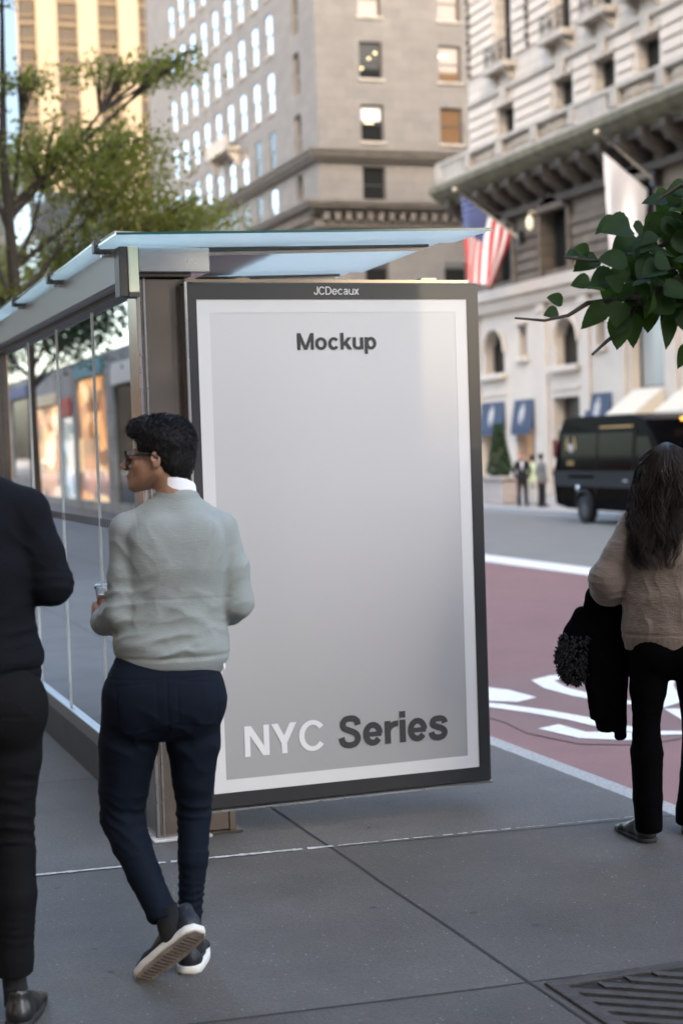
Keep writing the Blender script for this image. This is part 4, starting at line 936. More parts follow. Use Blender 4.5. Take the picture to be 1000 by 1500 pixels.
    def path(rt):
        phi, z1, s1, ph, am = rt; out = []; n = 22
        for k in range(n+1):
            t = k/n; z = 1.616-(1.616-z1)*t**1.15; tp = min(1, t*3)
            hu, hv, cu, cv = (np.interp(z, zz, q) for q in (HU, HV, CU, CV)); a = phi*(.25+.75*tp); wv = am*min(1.25, t*1.9)
            out.append((cu+hu*s1*math.sin(a)+wv*math.sin(ph+t*17), cv-hv*s1*math.cos(a)+wv*.8*math.cos(ph*1.7+t*15), z))
        return out
    CP = [(random.uniform(0, 6.28), random.uniform(.006, .020)) for _ in range(19)]
    def lock():
        phi = random.uniform(-1.9, 1.9); c = CP[int((phi+1.9)/3.8*18.99)]; return (phi, random.choice((random.uniform(1.12, 1.34), random.uniform(1.11, 1.2))), random.uniform(.84, 1.08), c[0]+random.gauss(0, .35), c[1]*random.uniform(.7, 1.3))
    rs = [lock() for _ in range(1150)]
    rs_ = [(random.uniform(-1.9, 1.9), random.choice((random.uniform(1.12, 1.32), random.uniform(1.13, 1.22))), random.uniform(.86, 1.06), random.uniform(0, 6.28), random.uniform(.004, .018)) for _ in range(2)]
    strands('hair_locks', hr, M['hair_w'], rs, path, .0021, 4)
    rs = [(random.uniform(-1.9, 1.9), random.uniform(1.08, 1.35), random.uniform(1.0, 1.18), random.uniform(0, 6.28), random.uniform(.006, .016)) for _ in range(150)]
    strands('stray_hairs', hr, M['hair_w'], rs, path, .0009, 3)
    # coat over the forearm, shaggy bag under it
    Rz = Matrix.Rotation(-th, 4, 'Z')
    ct = empty('coat', Vector((bx, by, 0)), 'black wool coat draped over the left forearm of the woman in taupe', 'coat', rz=-th)
    v = Vol((-.34, -.10, .38), (.03, .26, 1.12), .006)
    v.chain([((-.155, .10, 1.045), (.062, .085)), ((-.185, .09, .98), (.080, .07)), ((-.195, .08, .86), (.115, .055)), ((-.19, .08, .72), (.105, .05)), ((-.19, .08, .56), (.075, .04)), ((-.18, .08, .46), (.060, .03))], .02)
    v.cone((-.23, .05, .80), (-.225, .05, .50), (.045, .03), (.035, .02), .015); v.cone((-.13, .06, .8), (-.135, .06, .42), (.04, .03), (.025, .02), .012); v.cone((-.145, .1, 1.05), (-.11, .2, 1.03), .065, .05, .02)
    sdf_obj('cloth', v, M['jet'], ct, lambda V: folds(V, (-.19, .03, .7), (1, 0, .1), .05, .010, .3, 81)+.006*vnoise(V, 12, 5)+.01*np.clip((.48-V[:, 2])/.06, 0, 1)*vnoise(V, 30, 8))
    bg_ = empty('shaggy_bag', Vector((bx, by, 0)), 'black shaggy fringed bag hanging beside the black coat on the woman\'s arm', 'bag', rz=-th)
    v = Vol((-.44, -.06, .60), (-.18, .22, 1.0), .006)
    v.chain([((-.28, .07, .92), (.035, .04)), ((-.30, .07, .84), (.055, .05)), ((-.320, .07, .74), (.058, .055)), ((-.315, .07, .69), (.055, .05))], .02)
    V, F = v.mesh(1); b_ = link_mesh('pouch', V, F, M['jet'], bg_, True, local=True); N = normals(V, F); g = MB()
    fl = mat('black fleece tufts', (.006, .0075, .009), .9)
    for i in rng.choice(len(V), 1500):
        if V[i][2] > .84: continue
        d = N[i]*.8+V3(*rng.normal(0, .45, 3))+V3(-.1, 0, -.7); d /= np.linalg.norm(d); L = rng.uniform(.012, .026); q = rng.normal(0, .004, 3)
        g.tube([tuple(V[i]), tuple(V[i]+d*L*.5+q), tuple(V[i]+d*L)], [.0042, .0036, .0014], 4, True)
    g.build('fleece', fl, b_, True, local=True)
    g = MB(); g.tube([(-.28, .07, .93), (-.22, .08, 1.0), (-.17, .09, 1.08)], .008, 6); g.build('strap', M['jet'], bg_, True, local=True)
woman()
# ------------------------------------------------------------------ buildings
M['lime'] = masonry('limestone ashlar', (.180, .166, .150), 1.1, .55, 'xy', .12, .80)
M['lime_rb'] = masonry('cream limestone blocks', (.53, .47, .40), 1.3, .42, 'y', .12, .6)
M['stone'] = mat('carved limestone', (.38, .34, .29), .85, var=.2, vs=1.5, bump=.3, bs=12)
M['stone_m'] = masonry('brown stone', (.15, .12, .09), 1.3, .42, 'y', .3, .5)  # one brown tone for the storey below the cornice
M['stone_d'] = mat('dark shade-toned stone', (.06, .048, .036), .85, var=.35, vs=1.2, bump=.3, bs=12)  # shade below the cornice put into the colour; also used for dark carved drops
M['moss'] = mat('dark mossy stone', (.12, .11, .07), .9, var=.4, vs=1.8)  # one dark olive tone over the whole cornice, underside too
M['stone_l'] = mat('smooth pale limestone', (.56, .49, .415), .85, var=.08, vs=.8, bump=.15, bs=9)
M['wframe'] = mat('dark bronze window frame', (.045, .042, .038), .5)
M['wframe_l'] = mat('grey painted sash', (.17, .16, .15), .5)
M['pane_d'] = mat('dark window glass', (.014, .015, .015), .05, spec=.5, ior=1.3)
M['pane_sky'] = mat('reflecting window glass', (.62, .66, .70), .03, metal=1.0)
M['pane_warm'] = mat('window glass with warm room behind', (.09, .05, .025), .06, coat=1, emit=(.9, .48, .2), es=.022)
M['lamp'] = mat('lit ceiling lamp', (.9, .8, .5), .5, emit=(1, .80, .38), es=.35)
M['shop'] = shop_mat('lit shop window', [(.9, .52, .25), (.5, .26, .12), (.95, .75, .5), (.12, .07, .04), (.8, .6, .42), (.35, .1, .06)], .20)
M['iron_b'] = mat('black wrought iron', (.015, .015, .016), .5)

def arch_pts(a0, a1, zs, n=12):
    c = (a0+a1)/2; r_ = (a1-a0)/2; return [(c-r_*math.cos(math.pi*k/n), zs+r_*math.sin(math.pi*k/n)) for k in range(n+1)]
def facade(mb, fn, a0, a1, z0, z1, holes, depth=.4):
    """wall sheet with openings; fn(a, d, z) gives a point at distance a along the wall, d behind its face. holes (a0, a1, z0, z1, arched)"""
    A = sorted({a0, a1, *[h[0] for h in holes], *[h[1] for h in holes]}); Z = sorted({z0, z1, *[h[2] for h in holes], *[h[3] for h in holes]})
    A = [a for a in A if a0 <= a <= a1]; Z = [z for z in Z if z0 <= z <= z1]
    for p, q in zip(A[:-1], A[1:]):
        run = None
        for r_, s_ in zip(Z[:-1], Z[1:]):
            inside = any(h[0] <= p and q <= h[1] and h[2] <= r_ and s_ <= h[3] for h in holes)
            if inside:
                if run: mb.quad(fn(p, 0, run[0]), fn(q, 0, run[0]), fn(q, 0, run[1]), fn(p, 0, run[1])); run = None
            else: run = (run[0], s_) if run else (r_, s_)
        if run: mb.quad(fn(p, 0, run[0]), fn(q, 0, run[0]), fn(q, 0, run[1]), fn(p, 0, run[1]))
    for h in holes:
        a, b, c, d = h[:4]
        if len(h) > 4 and h[4]:
            zs = d-(b-a)/2; P = arch_pts(a, b, zs); m_ = len(P)//2
            for k in range(m_): mb.poly([fn(a, 0, d), fn(*[P[k][0], 0, P[k][1]]), fn(P[k+1][0], 0, P[k+1][1])])
            for k in range(m_, len(P)-1): mb.poly([fn(b, 0, d), fn(P[k][0], 0, P[k][1]), fn(P[k+1][0], 0, P[k+1][1])])
            ring = [(a, c)]+P+[(b, c)]
        else: ring = [(a, c), (a, d), (b, d), (b, c)]
        for k in range(len(ring)):
            p, q = ring[k], ring[(k+1) % len(ring)]; mb.quad(fn(p[0], 0, p[1]), fn(q[0], 0, q[1]), fn(q[0], depth, q[1]), fn(p[0], depth, p[1]))
def window(parent, org, ax, w_, h_, kind, fm, pm, sash=True, depth=.28, name='window', sill=False):
    """sash window frame with a pane; org lower corner on the wall face; ax 'x' faces -Y, 'y' faces -X"""
    g = MB(); t = .07; bars = [(0, t, 0, h_), (w_-t, w_, 0, h_), (t, w_-t, 0, t), (t, w_-t, h_-t, h_)]
    if sash: bars.append((t, w_-t, h_*.5-.03, h_*.5+.03))
    def bx(mb, a, b, c, d, p, q):
        if ax == 'x': mb.box(org[0]+a, org[0]+b, org[1]+p, org[1]+q, org[2]+c, org[2]+d)
        else: mb.box(org[0]+p, org[0]+q, org[1]+a, org[1]+b, org[2]+c, org[2]+d)
    for b in bars: bx(g, *b, depth-.06, depth)
    f = g.build(name, fm, parent)
    if sill: g = MB(); bx(g, -.1, w_+.1, -.14, -.01, -.10, -.002); g.build('sill', M['stone'], f)
    g = MB(); bx(g, .03, w_-.03, .03, h_*(1 if not sash else .5), depth, depth+.02)
    if sash: bx(g, .03, w_-.03, h_*.5, h_-.03, depth-.03, depth-.01)
    g.build('pane', pm, f); return f
def clone(f, parent, off):
    c = copy_tree(f, parent); c.location = Vector(off); return c

# --- corner block of pale limestone with a grid of sash windows
XB, YB = 28.6, 83.2  # this block and the hotel: coordinates scaled up about the camera, then typed in
cb = empty('office_building', (XB, YB, -.49), 'tall pale limestone corner block with many sash windows reflecting white sky, beyond the cross street', 'building')
FL = [30.12, 26.82, 23.50, 20.12, 16.80]
TOP = 47.0
for k in range(1, 5): FL.insert(0, FL[0]+3.33)
holesA = []; holesX = []
ycs = [91.4+2.915*k for k in range(9)]
for zt in FL:
    for y in ycs: holesA.append((y-.66, y+.66, zt-2.30, zt))
    holesA.append((86.0, 87.1, zt-2.35, zt))
    for x in (31.1, 35.75): holesX.append((x, x+1.33, zt-1.97, zt))
    for x in (41.2, 45.8): holesX.append((x, x+1.33, zt-1.97, zt))
for y in ycs: holesA.append((y-.6, y+.6, 9.5, 11.7))
for x in (31.1, 35.75, 41.2): holesX.append((x, x+1.33, 9.4, 11.6))
fA = lambda a, d, z: (XB+d, a, z); fX = lambda a, d, z: (a, YB+d, z)
g = MB(); facade(g, fA, YB, 122.3, 4.6, TOP, holesA, .35); facade(g, fX, XB, 60, 4.6, TOP, holesX, .35)
g.quad((XB, 122.3, 0), (60, 122.3, 0), (60, 122.3, TOP), (XB, 122.3, TOP)); g.quad((XB, YB, TOP), (60, YB, TOP), (60, 122.3, TOP), (XB, 122.3, TOP))
g.build('wall', M['lime'], cb)
g = MB()
shopA = [(y-2.1, y+2.1, .2, 3.7) for y in (87, 92.5, 98, 103.5, 109, 114.5)]; shopX = [(x, x+3.6, .2, 3.7) for x in (30.5, 36, 41.5)]
facade(g, fA, YB, 122.3, -.5, 4.6, shopA, .5); facade(g, fX, XB, 60, -.5, 4.6, shopX, .5); g.build('ground_floor', M['stone_l'], cb)
for (a, b, c, d) in shopA:
    g = MB(); g.box(XB+.45, XB+.48, a, b, c, d); sw_ = g.build('shop_window', M['shop'], cb)
for (a, b, c, d) in shopX:
    g = MB(); g.box(a, b, YB+.45, YB+.48, c, d); g.build('shop_window', M['shop'], cb)
w0 = window(cb, (XB, ycs[0]-.66, FL[-1]-2.30), 'y', 1.32, 2.30, 0, M['wframe_l'], M['pane_sky'], True, .10, 'window', True)
wd = window(cb, (XB, ycs[1]-.66, FL[-1]-2.30), 'y', 1.32, 2.30, 0, M['wframe_l'], M['pane_d'], True, .10, 'window', True)
for i, zt in enumerate(FL):
    for k, y in enumerate(ycs):
        if i == len(FL)-1 and k < 2: continue
        src = wd if (i == len(FL)-1 and k < 7) or (i == len(FL)-2 and k < 2) else w0; k0 = 1 if src is wd else 0
        clone(src, cb, (0, y-ycs[k0], zt-FL[-1]))
wn = window(cb, (XB, 86.0, FL[-1]-2.35), 'y', 1.1, 2.35, 0, M['wframe_l'], M['pane_d'])
for zt in FL[:-1]: clone(wn, cb, (0, 0, zt-FL[-1]))
ws = window(cb, (XB, ycs[0]-.6, 9.5), 'y', 1.2, 2.2, 0, M['wframe_l'], M['pane_d'])
for y in ycs[1:]: clone(ws, cb, (0, y-ycs[0], 0))
wx = window(cb, (31.1, YB, FL[-1]-1.97), 'x', 1.33, 1.97, 0, M['wframe'], M['pane_d'], sill=True)
ww = window(cb, (35.75, YB, FL[-4]-1.97), 'x', 1.33, 1.97, 0, M['wframe'], M['pane_warm'], sill=True)
for i, zt in enumerate(FL):
    for x in (31.1, 35.75, 41.2, 45.8):
        if (x, zt) in ((31.1, FL[-1]), (35.75, FL[-4])): continue
        warm = (x < 36 and zt in (FL[-4], )) or (x == 35.75 and zt in (FL[-3], FL[-2]))
        s_ = ww if warm else wx; o0 = (35.75, FL[-4]) if warm else (31.1, FL[-1]); clone(s_, cb, (x-o0[0], 0, zt-o0[1]))
for x in (31.1, 35.75, 41.2): clone(wx, cb, (x-31.1, 0, 11.37-FL[-1]))
for x, z, l in ((31.25, 22.05, .12), (31.7, 22.6, .10), (32.05, 22.9, .14), (35.85, 22.9, .5), (31.35, 19.15, .55), (36.1, 15.2, .25), (31.25, 15.1, .0)):
    if l: g = MB(); g.box(x, x+l, YB+.22, YB+.25, z, z+.10); g.build('ceiling_lamp', M['lamp'], cb)
g = MB(); g.box(31.2, 32.3, YB+.24, YB+.26, 19.3, 20.0); g.build('blind', mat('white roller blind', (.75, .75, .74), .8), cb)
def band(mb, d0, z0, z1, y1=122.4, x1=60):
    mb.prism([(XB-d0, YB-d0), (XB-.002, YB-.002), (XB-.002, y1), (XB-d0, y1)], z0, z1, 'z'); mb.prism([(XB-d0, YB-d0), (x1, YB-d0), (x1, YB-.002), (XB-.002, YB-.002)], z0, z1, 'z')
g = MB(); band(g, .30, 17.05, 17.25); band(g, .50, 17.25, 17.5); band(g, .65, 17.5, 17.62); M['stone_c'] = mat('grey carved stone', (.13, .115, .098), .85, var=.2, vs=1.5); g.build('string_course', M['stone_c'], cb)
g = MB(); band(g, .35, 13.45, 13.8); band(g, .55, 14.2, 14.45); band(g, .95, 14.45, 14.65); band(g, 1.1, 14.65, 14.85); band(g, .25, 8.8, 9.1)
y = YB
while y < 122: g.box(XB-.75, XB-.1, y, y+.28, 13.8, 14.2); y += .62
x = XB
while x < 55: g.box(x, x+.28, YB-.75, YB-.1, 13.8, 14.2); x += .62
g.build('cornice', M['stone_c'], cb)
g = MB(); g.box(XB-.9, XB-.002, 98.2, 102.9, 20.35, 20.55); g.box(XB-.9, XB-.8, 98.2, 102.9, 20.55, 21.25)
for y in (98.4, 102.5): g.prism([(XB-.8, 20.35), (XB-.002, 20.35), (XB-.002, 19.3)], y, y+.3, 'y')
g.build('balcony', M['stone'], cb)

# --- ornate stone block on the far side of the avenue
X2 = 28.6; YE = 63.5; Y0 = 12.0
rb = empty('hotel_building', (X2, YE, -.49), 'ornate cream stone block with heavy dark cornice, balustrade, arched windows and street awnings', 'building')
pat = [59.9, 54.9, 51.75, 48.7]; yc = list(pat); yc += [43.7, 40.5, 37.4, 32.4, 29.2, 26.1, 21, 18]
H = [(y-.72, y+.72, 12.7, 15.13) for y in yc]+[(y-.66, y+.66, 16.75, 20.1) for y in yc]+[(y-.66, y+.66, 22.3, 25.2) for y in yc]
piano = [60.5, 55.7, 49.3, 42.9, 36.5, 30.1, 23.7, 17.3]
H += [(y-1.05, y+1.05, 8.15, 10.5) for y in piano]
arch = [61.6, 55.2, 42.4, 36, 29.6]; H += [(y-.92, y+.92, 4.48, 6.25, True) for y in arch]
small = [58.9, 52.5, 45.9, 39.2, 32.8]; H += [(y-.34, y+.34, 5.02, 6.24) for y in small]
H += [(48.15, 50.4, 3.35, 6.2)]
aw = [(60.7, 62.95, 'blue'), (58.0, 59.8, 'blue'), (51.75, 53.6, 'blue'), (48.2, 50.2, 'cream'), (44.7, 46.9, 'cream'), (38.2, 40.2, 'blue'), (31.8, 33.8, 'blue')]
H += [(a+.05, b-.05, -.3, 3.2) for a, b, _ in aw]+[(54.25, 56.4, -.45, 3.27), (41.4, 43.4, -.45, 3.27), (35.0, 37.0, -.45, 3.27)]
f2 = lambda a, d, z: (X2+d, a, z)
lo = [h for h in H if h[3] < 7.3]; hi = [h for h in H if h[2] > 7.3]
g = MB(); facade(g, f2, Y0, YE, -.5, 7.3, lo, .55); g.quad((X2, YE, -.5), (60, YE, -.5), (60, YE, 7.3), (X2, YE, 7.3)); g.build('lower_wall', M['stone_l'], rb)
g = MB(); facade(g, f2, Y0, YE, 7.3, 11.4, [h for h in hi if h[3] < 11], .5); g.build('brown_storey', M['stone_m'], rb)
g = MB(); facade(g, f2, Y0, YE, 11.4, 27, [h for h in hi if h[2] > 11], .5); g.quad((X2, YE, 7.3), (60, YE, 7.3), (60, YE, 27), (X2, YE, 27)); g.quad((X2, Y0, 27), (60, Y0, 27), (60, YE, 27), (X2, YE, 27))
g.quad((X2, Y0, -.5), (60, Y0, -.5), (60, Y0, 27), (X2, Y0, 27)); g.build('upper_wall', M['lime_rb'], rb)
g = MB()                                                 # raised stone courses between the windows
def quoin(a, b, z0, z1):
    z = z0; k = 0; g = MB()
    while z+.3 < z1:
        e = .0 if k % 2 else .14; g.box(X2-.085, X2-.002, a+e, b-e, z, z+.33, .02); z += .43; k += 1
    g.build('rusticated_pier', M['stone_m'] if z0 < 9 else M['stone_l'], rb)
for rw in (((12.6, 15.7), .86), ((16.9, 21.0), .80), ((22.2, 25.8), .8), None, ((7.9, 10.3), 1.2)):
    if rw is None: continue
    row, ya = rw; C_ = piano if row[0] < 9 else yc; s_ = sorted(C_)
    for a, b in zip(s_[:-1], s_[1:]): quoin(a+ya, b-ya, *row)
    quoin(s_[-1]+ya, YE-.05, *row)
g = MB()                                                 # key stones, lintels, sills, corbels
for y in yc:
    for zt in (15.13, 20.1): g.prism([(y-.22, zt), (y+.22, zt), (y+.34, zt+.7), (y-.34, zt+.7)], X2-.16, X2-.003, 'x'); g.box(X2-.10, X2-.003, y-.9, y-.22, zt+.03, zt+.14); g.box(X2-.10, X2-.003, y+.22, y+.9, zt+.03, zt+.14)
    g.box(X2-.55, X2-.003, y-1.05, y+1.05, 16.45, 16.72, .03)
    for e in (-.8, .6): g.prism([(X2-.45, 16.45), (X2-.003, 16.45), (X2-.003, 15.95)], y+e, y+e+.2, 'y')
g.box(X2-.14, X2-.003, Y0, YE, 15.72, 15.92); g.build('window_surrounds', M['stone'], rb)
for y in yc:
    g = MB()
    for q in range(15): a = y-.95+q*1.9/14; g.tube([(X2-.47, a, 16.72), (X2-.47-.05*math.sin(q*1.3), a, 17.1), (X2-.47, a, 17.5)], .016, 4, False)
    g.tube([(X2-.03, y-.95, 17.52), (X2-.47, y-.95, 17.52), (X2-.47, y+.95, 17.52), (X2-.03, y+.95, 17.52)], .025, 5)
    for q in range(5): c = y-.76+q*.38; g.tube([(X2-.47, c+.13*math.cos(t), 17.12+.13*math.sin(t)) for t in np.linspace(0, 6.28, 9)], .014, 4, False)
    g.build('balcony_railing', M['iron_b'], rb)
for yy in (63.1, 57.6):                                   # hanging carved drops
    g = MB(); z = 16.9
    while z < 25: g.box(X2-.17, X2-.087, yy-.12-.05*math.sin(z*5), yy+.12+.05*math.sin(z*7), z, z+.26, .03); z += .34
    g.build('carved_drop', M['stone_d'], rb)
g = MB()                                                 # main cornice under the balustrade
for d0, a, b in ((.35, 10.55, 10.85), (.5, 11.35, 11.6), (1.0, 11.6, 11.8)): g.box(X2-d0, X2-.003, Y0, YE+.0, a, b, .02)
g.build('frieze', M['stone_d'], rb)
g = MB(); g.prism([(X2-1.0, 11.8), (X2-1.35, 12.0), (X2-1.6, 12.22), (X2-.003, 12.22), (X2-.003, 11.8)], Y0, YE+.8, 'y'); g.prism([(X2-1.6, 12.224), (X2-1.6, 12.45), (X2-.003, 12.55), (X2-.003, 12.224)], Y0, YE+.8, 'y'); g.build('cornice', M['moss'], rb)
g = MB(); y = Y0+.3
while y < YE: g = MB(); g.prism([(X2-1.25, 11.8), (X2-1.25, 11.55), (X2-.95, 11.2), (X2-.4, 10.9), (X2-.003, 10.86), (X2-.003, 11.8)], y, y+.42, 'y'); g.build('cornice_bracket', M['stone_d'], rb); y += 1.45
g = MB(); y = YE+.45; k = 0
g.box(X2-1.35, X2-1.0, Y0, YE+.6, 12.56, 12.72, .02); g.box(X2-1.38, X2-.97, Y0, YE+.6, 13.26, 13.45, .03)
while y > Y0:
    g.box(X2-1.40, X2-.95, y-.35, y+.1, 12.72, 13.26, .01); yy = y-.62
    for q in range(9 if k % 4 else 0):
        g.lathe((X2-1.17, yy, 12.72), [(.07, 0), (.04, .08), (.09, .22), (.04, .40), (.07, .54)], 6); yy -= .26
    if not k % 4: g.box(X2-1.33, X2-1.02, y-2.6, y-.35, 12.72, 13.26)
    y -= 3.02; k += 1
g.build('balustrade', M['stone'], rb)
g = MB(); g.prism([(X2-.45, 7.45), (X2-.5, 7.85), (X2-.003, 7.95), (X2-.003, 7.2)], Y0, YE+.3, 'y'); g.prism([(X2-.25, 6.95), (X2-.42, 7.3), (X2-.003, 7.3), (X2-.003, 6.95)], Y0, YE+.2, 'y'); g.build('string_course', M['stone_l'], rb)
g = MB()
for y in (63.3, 57.0, 53.55, 50.95, 47.5, 44.2, 38.0): g = MB(); g.box(X2-.12, X2-.003, y-.3, y+.3, -.45, 6.595, .02); g.box(X2-.2, X2-.003, y-.36, y+.36, 6.6, 6.93, .02); g.build('pilaster', M['stone_l'], rb)
for y in arch: g = MB(); g.box(X2-.28, X2-.003, y-1.15, y+1.15, 4.2, 4.45, .03); g.box(X2-.08, X2-.003, y-1.05, y+1.05, 3.55, 3.7); g.tube([(X2-.03, a, z) for a, z in arch_pts(y-1.02, y+1.02, 5.33)], .09, 6); g.build('arch_surround', M['stone_l'], rb)
for y in small: g = MB(); g.box(X2-.18, X2-.003, y-.5, y+.5, 4.78, 4.98, .03); g.build('window_sill', M['stone_l'], rb); g = MB(); g.box(X2-.14, X2-.003, y-.5, y+.5, 6.28, 6.4, .02); g.build('lintel', M['stone_l'], rb)
for y in piano:
    g = MB(); g.prism([(y-1.35, 10.35), (y+1.35, 10.35), (y, 10.95)], X2-.35, X2-.003, 'x'); g.box(X2-.2, X2-.003, y-1.3, y-1.08, 8.0, 10.3, .02); g.box(X2-.2, X2-.003, y+1.08, y+1.3, 8.0, 10.3, .02); g.build('window_surround', M['stone_m'], rb)
def rwin(y0, y1, z0, z1, mt=None, sash=True, nm='window'): return window(rb, (X2, y0, z0), 'y', y1-y0, z1-z0, 0, M['wframe'], mt or M['pane_d'], sash, .45, nm)
u1 = rwin(yc[0]-.72, yc[0]+.72, 12.7, 15.13); u2 = rwin(yc[0]-.66, yc[0]+.66, 16.75, 20.1); u3 = rwin(yc[0]-.66, yc[0]+.66, 22.3, 25.2)
for y in yc[1:]:
    for u in (u1, u2, u3): clone(u, rb, (0, y-yc[0], 0))
p1 = rwin(piano[0]-1.05, piano[0]+1.05, 8.15, 10.5, None, False)
for y in piano[1:]: clone(p1, rb, (0, y-piano[0], 0))
a1 = rwin(arch[0]-.92, arch[0]+.92, 4.48, 6.25, None, False)
for y in arch[1:]: clone(a1, rb, (0, y-arch[0], 0))
s1 = rwin(small[0]-.34, small[0]+.34, 5.02, 6.24, None, False)
for y in small[1:]: clone(s1, rb, (0, y-small[0], 0))
rwin(48.15, 50.4, 3.35, 6.2, mat('pale grey window glass', (.34, .37, .37), .15, coat=.6), False, 'shop_window')
M['aw_blue'] = mat('navy awning canvas', (.045, .065, .105), .85, var=.06); M['aw_cream'] = mat('cream awning canvas', (.62, .56, .46), .85, var=.04); M['crest'] = mat('white crest print', (.5, .52, .55), .8)
shopb = mat('tan lit shop interior', (.25, .16, .10), .3, var=.4, vs=1.2, emit=(.85, .5, .28), es=.035)
for (a, b, c) in aw:
    g = MB(); m_ = M['aw_'+c]; xo, zb = (X2-.22, 2.12) if c == 'blue' else (X2-1.15, 2.45)
    g.prism([(X2-.01, 3.30), (X2-.01, 3.27), (xo+.03, zb), (xo, zb+.02)], a, b, 'y'); g.box(xo, xo+.03, a, b, zb-.22, zb)
    for y in (a, b-.03): g.poly([(X2-.01, y, 3.28), (xo+.03, y, zb+.0), (X2-.01, y, zb+.0)])
    ao = g.build('awning', m_, rb)
    if c == 'blue':
        g = MB(); cy2 = (a+b)/2; d = Vector((xo-X2, 0, zb-3.28)); nrm = Vector((d.z, 0, -d.x)).normalized()
        for rr_, wv in ((.30, 1.0), (.17, 1.0)):
            P = [Vector((X2, cy2, 3.28))+d*(.5+.34*rr_/.3*math.sin(t))+Vector((0, .62*rr_*math.cos(t), 0))-nrm*.0 for t in np.linspace(0, 2*math.pi, 25)]
            off = Vector((-.02, 0, .025)); g.tube([tuple(p+off) for p in P], .028, 4, False)
        g.tube([tuple(Vector((X2, cy2, 3.28))+d*.3+Vector((-.02, .0, .03))), tuple(Vector((X2, cy2, 3.28))+d*.7+Vector((-.02, 0, .03)))], .03, 4)
        g.build('crest', M['crest'], ao)
    g = MB(); g.box(X2+.45, X2+.48, a+.05, b-.05, -.3, 3.2); sw_ = g.build('shop_window', shopb, rb)
    g = MB(); g.box(X2+.38, X2+.44, (a+b)/2-.06, (a+b)/2+.06, -.3, 3.2); g.box(X2+.36, X2+.44, a+.05, b-.05, -.3, .25); g.build('mullion', M['iron_b'], sw_)
for (a, b) in ((54.25, 56.4), (41.4, 43.4), (35, 37)):
    g = MB(); g.box(X2+.5, X2+.53, a, b, -.45, 3.27); dr = g.build('doorway', mat('dark bronze doorway', (.03, .022, .016), .4), rb)
g = MB()
for y, z in ((56.9, 9.75),): g.lathe((X2-.55, y, z), [(.03, 0), (.13, .12), (.14, .4), (.05, .55)], 8); g.tube([(X2-.55, y, z+.55), (X2-.55, y, z+.7), (X2-.02, y, z+.75)], .02, 5)
g.build('wall_lantern', mat('warm lantern glass', (.8, .7, .5), .4, emit=(1, .8, .5), es=.10), rb)

# --- skyscraper down the avenue, its upper floors in the sun
tw = empty('skyscraper', (28.8, 187, -.5), 'tall office tower with broad pale piers and golden sunlit upper floors behind the tree', 'building')
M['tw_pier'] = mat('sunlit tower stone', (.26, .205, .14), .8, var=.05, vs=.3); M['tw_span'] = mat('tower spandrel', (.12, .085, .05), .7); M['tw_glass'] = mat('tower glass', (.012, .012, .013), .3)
g = MB(); g.box(28.8, 75, 187.6, 230, -.5, 130); g.build('glass_core', M['tw_glass'], tw)
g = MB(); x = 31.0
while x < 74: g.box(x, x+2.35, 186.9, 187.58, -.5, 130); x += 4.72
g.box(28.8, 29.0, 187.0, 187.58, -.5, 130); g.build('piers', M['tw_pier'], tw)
g = MB(); z = 2.0; k = 0
while z < 129:
    g.box(28.82, 75, 187.2, 187.56, z, z+.42); g.box(28.82, 75, 187.3, 187.56, z+1.0, z+1.25)
    z += 2.7; k += 1
g.build('spandrels', M['tw_span'], tw)
g = MB(); x = 29.6
while x < 74:
    if (x-31.0) % 4.72 > 2.35: g.box(x, x+.14, 187.15, 187.55, -.5, 130)
    x += .55
g.build('mullions', M['tw_span'], tw)
gb = empty('glass_building', (26.5, 160, -.5), 'dark stepped glass building standing in front of the golden tower', 'building')
M['dk_glass'] = mat('dark curtain glass', (.035, .042, .052), .12, spec=.6, var=.4, vs=.25)
g = MB()
for x0, zt in ((24.9, 26.7), (25.9, 23.6)): pass
for (a, b, zt) in ((25.15, 25.85, 27.2), (25.85, 26.5, 26.4), (26.5, 27.6, 27.9), (27.6, 33.5, 27.5)): g.box(a, b, 160, 175, {25.15: 23.3, 25.85: 19.6}.get(a, -.5), zt)
g.build('curtain_wall', M['dk_glass'], gb)
g = MB(); z = 1.0
while z < 26: g.box(26.52, 33.45, 159.93, 159.995, z, z+.18); z += 3.2
g.build('floor_bands', mat('dark spandrel', (.02, .022, .026), .5), gb)
cbld = empty('far_building', (10, 230, -.5), 'distant cream block showing low at the left edge behind the tree trunk', 'building')
fC = lambda a, d, z: (a, 230+d, z); hc = [(22+3*i, 23.6+3*i, 4+3.6*j, 6.2+3.6*j) for i in range(3) for j in range(10)]
g = MB(); facade(g, fC, 20, 33.6, -.5, 44, hc, .3); g.quad((33.6, 230, -.5), (33.6, 250, -.5), (33.6, 250, 44), (33.6, 230, 44)); g.build('wall', M['lime'], cbld)
g = MB(); g.box(20, 33.5, 230.35, 230.4, -.5, 43.9); g.build('pane', M['pane_d'], cbld)

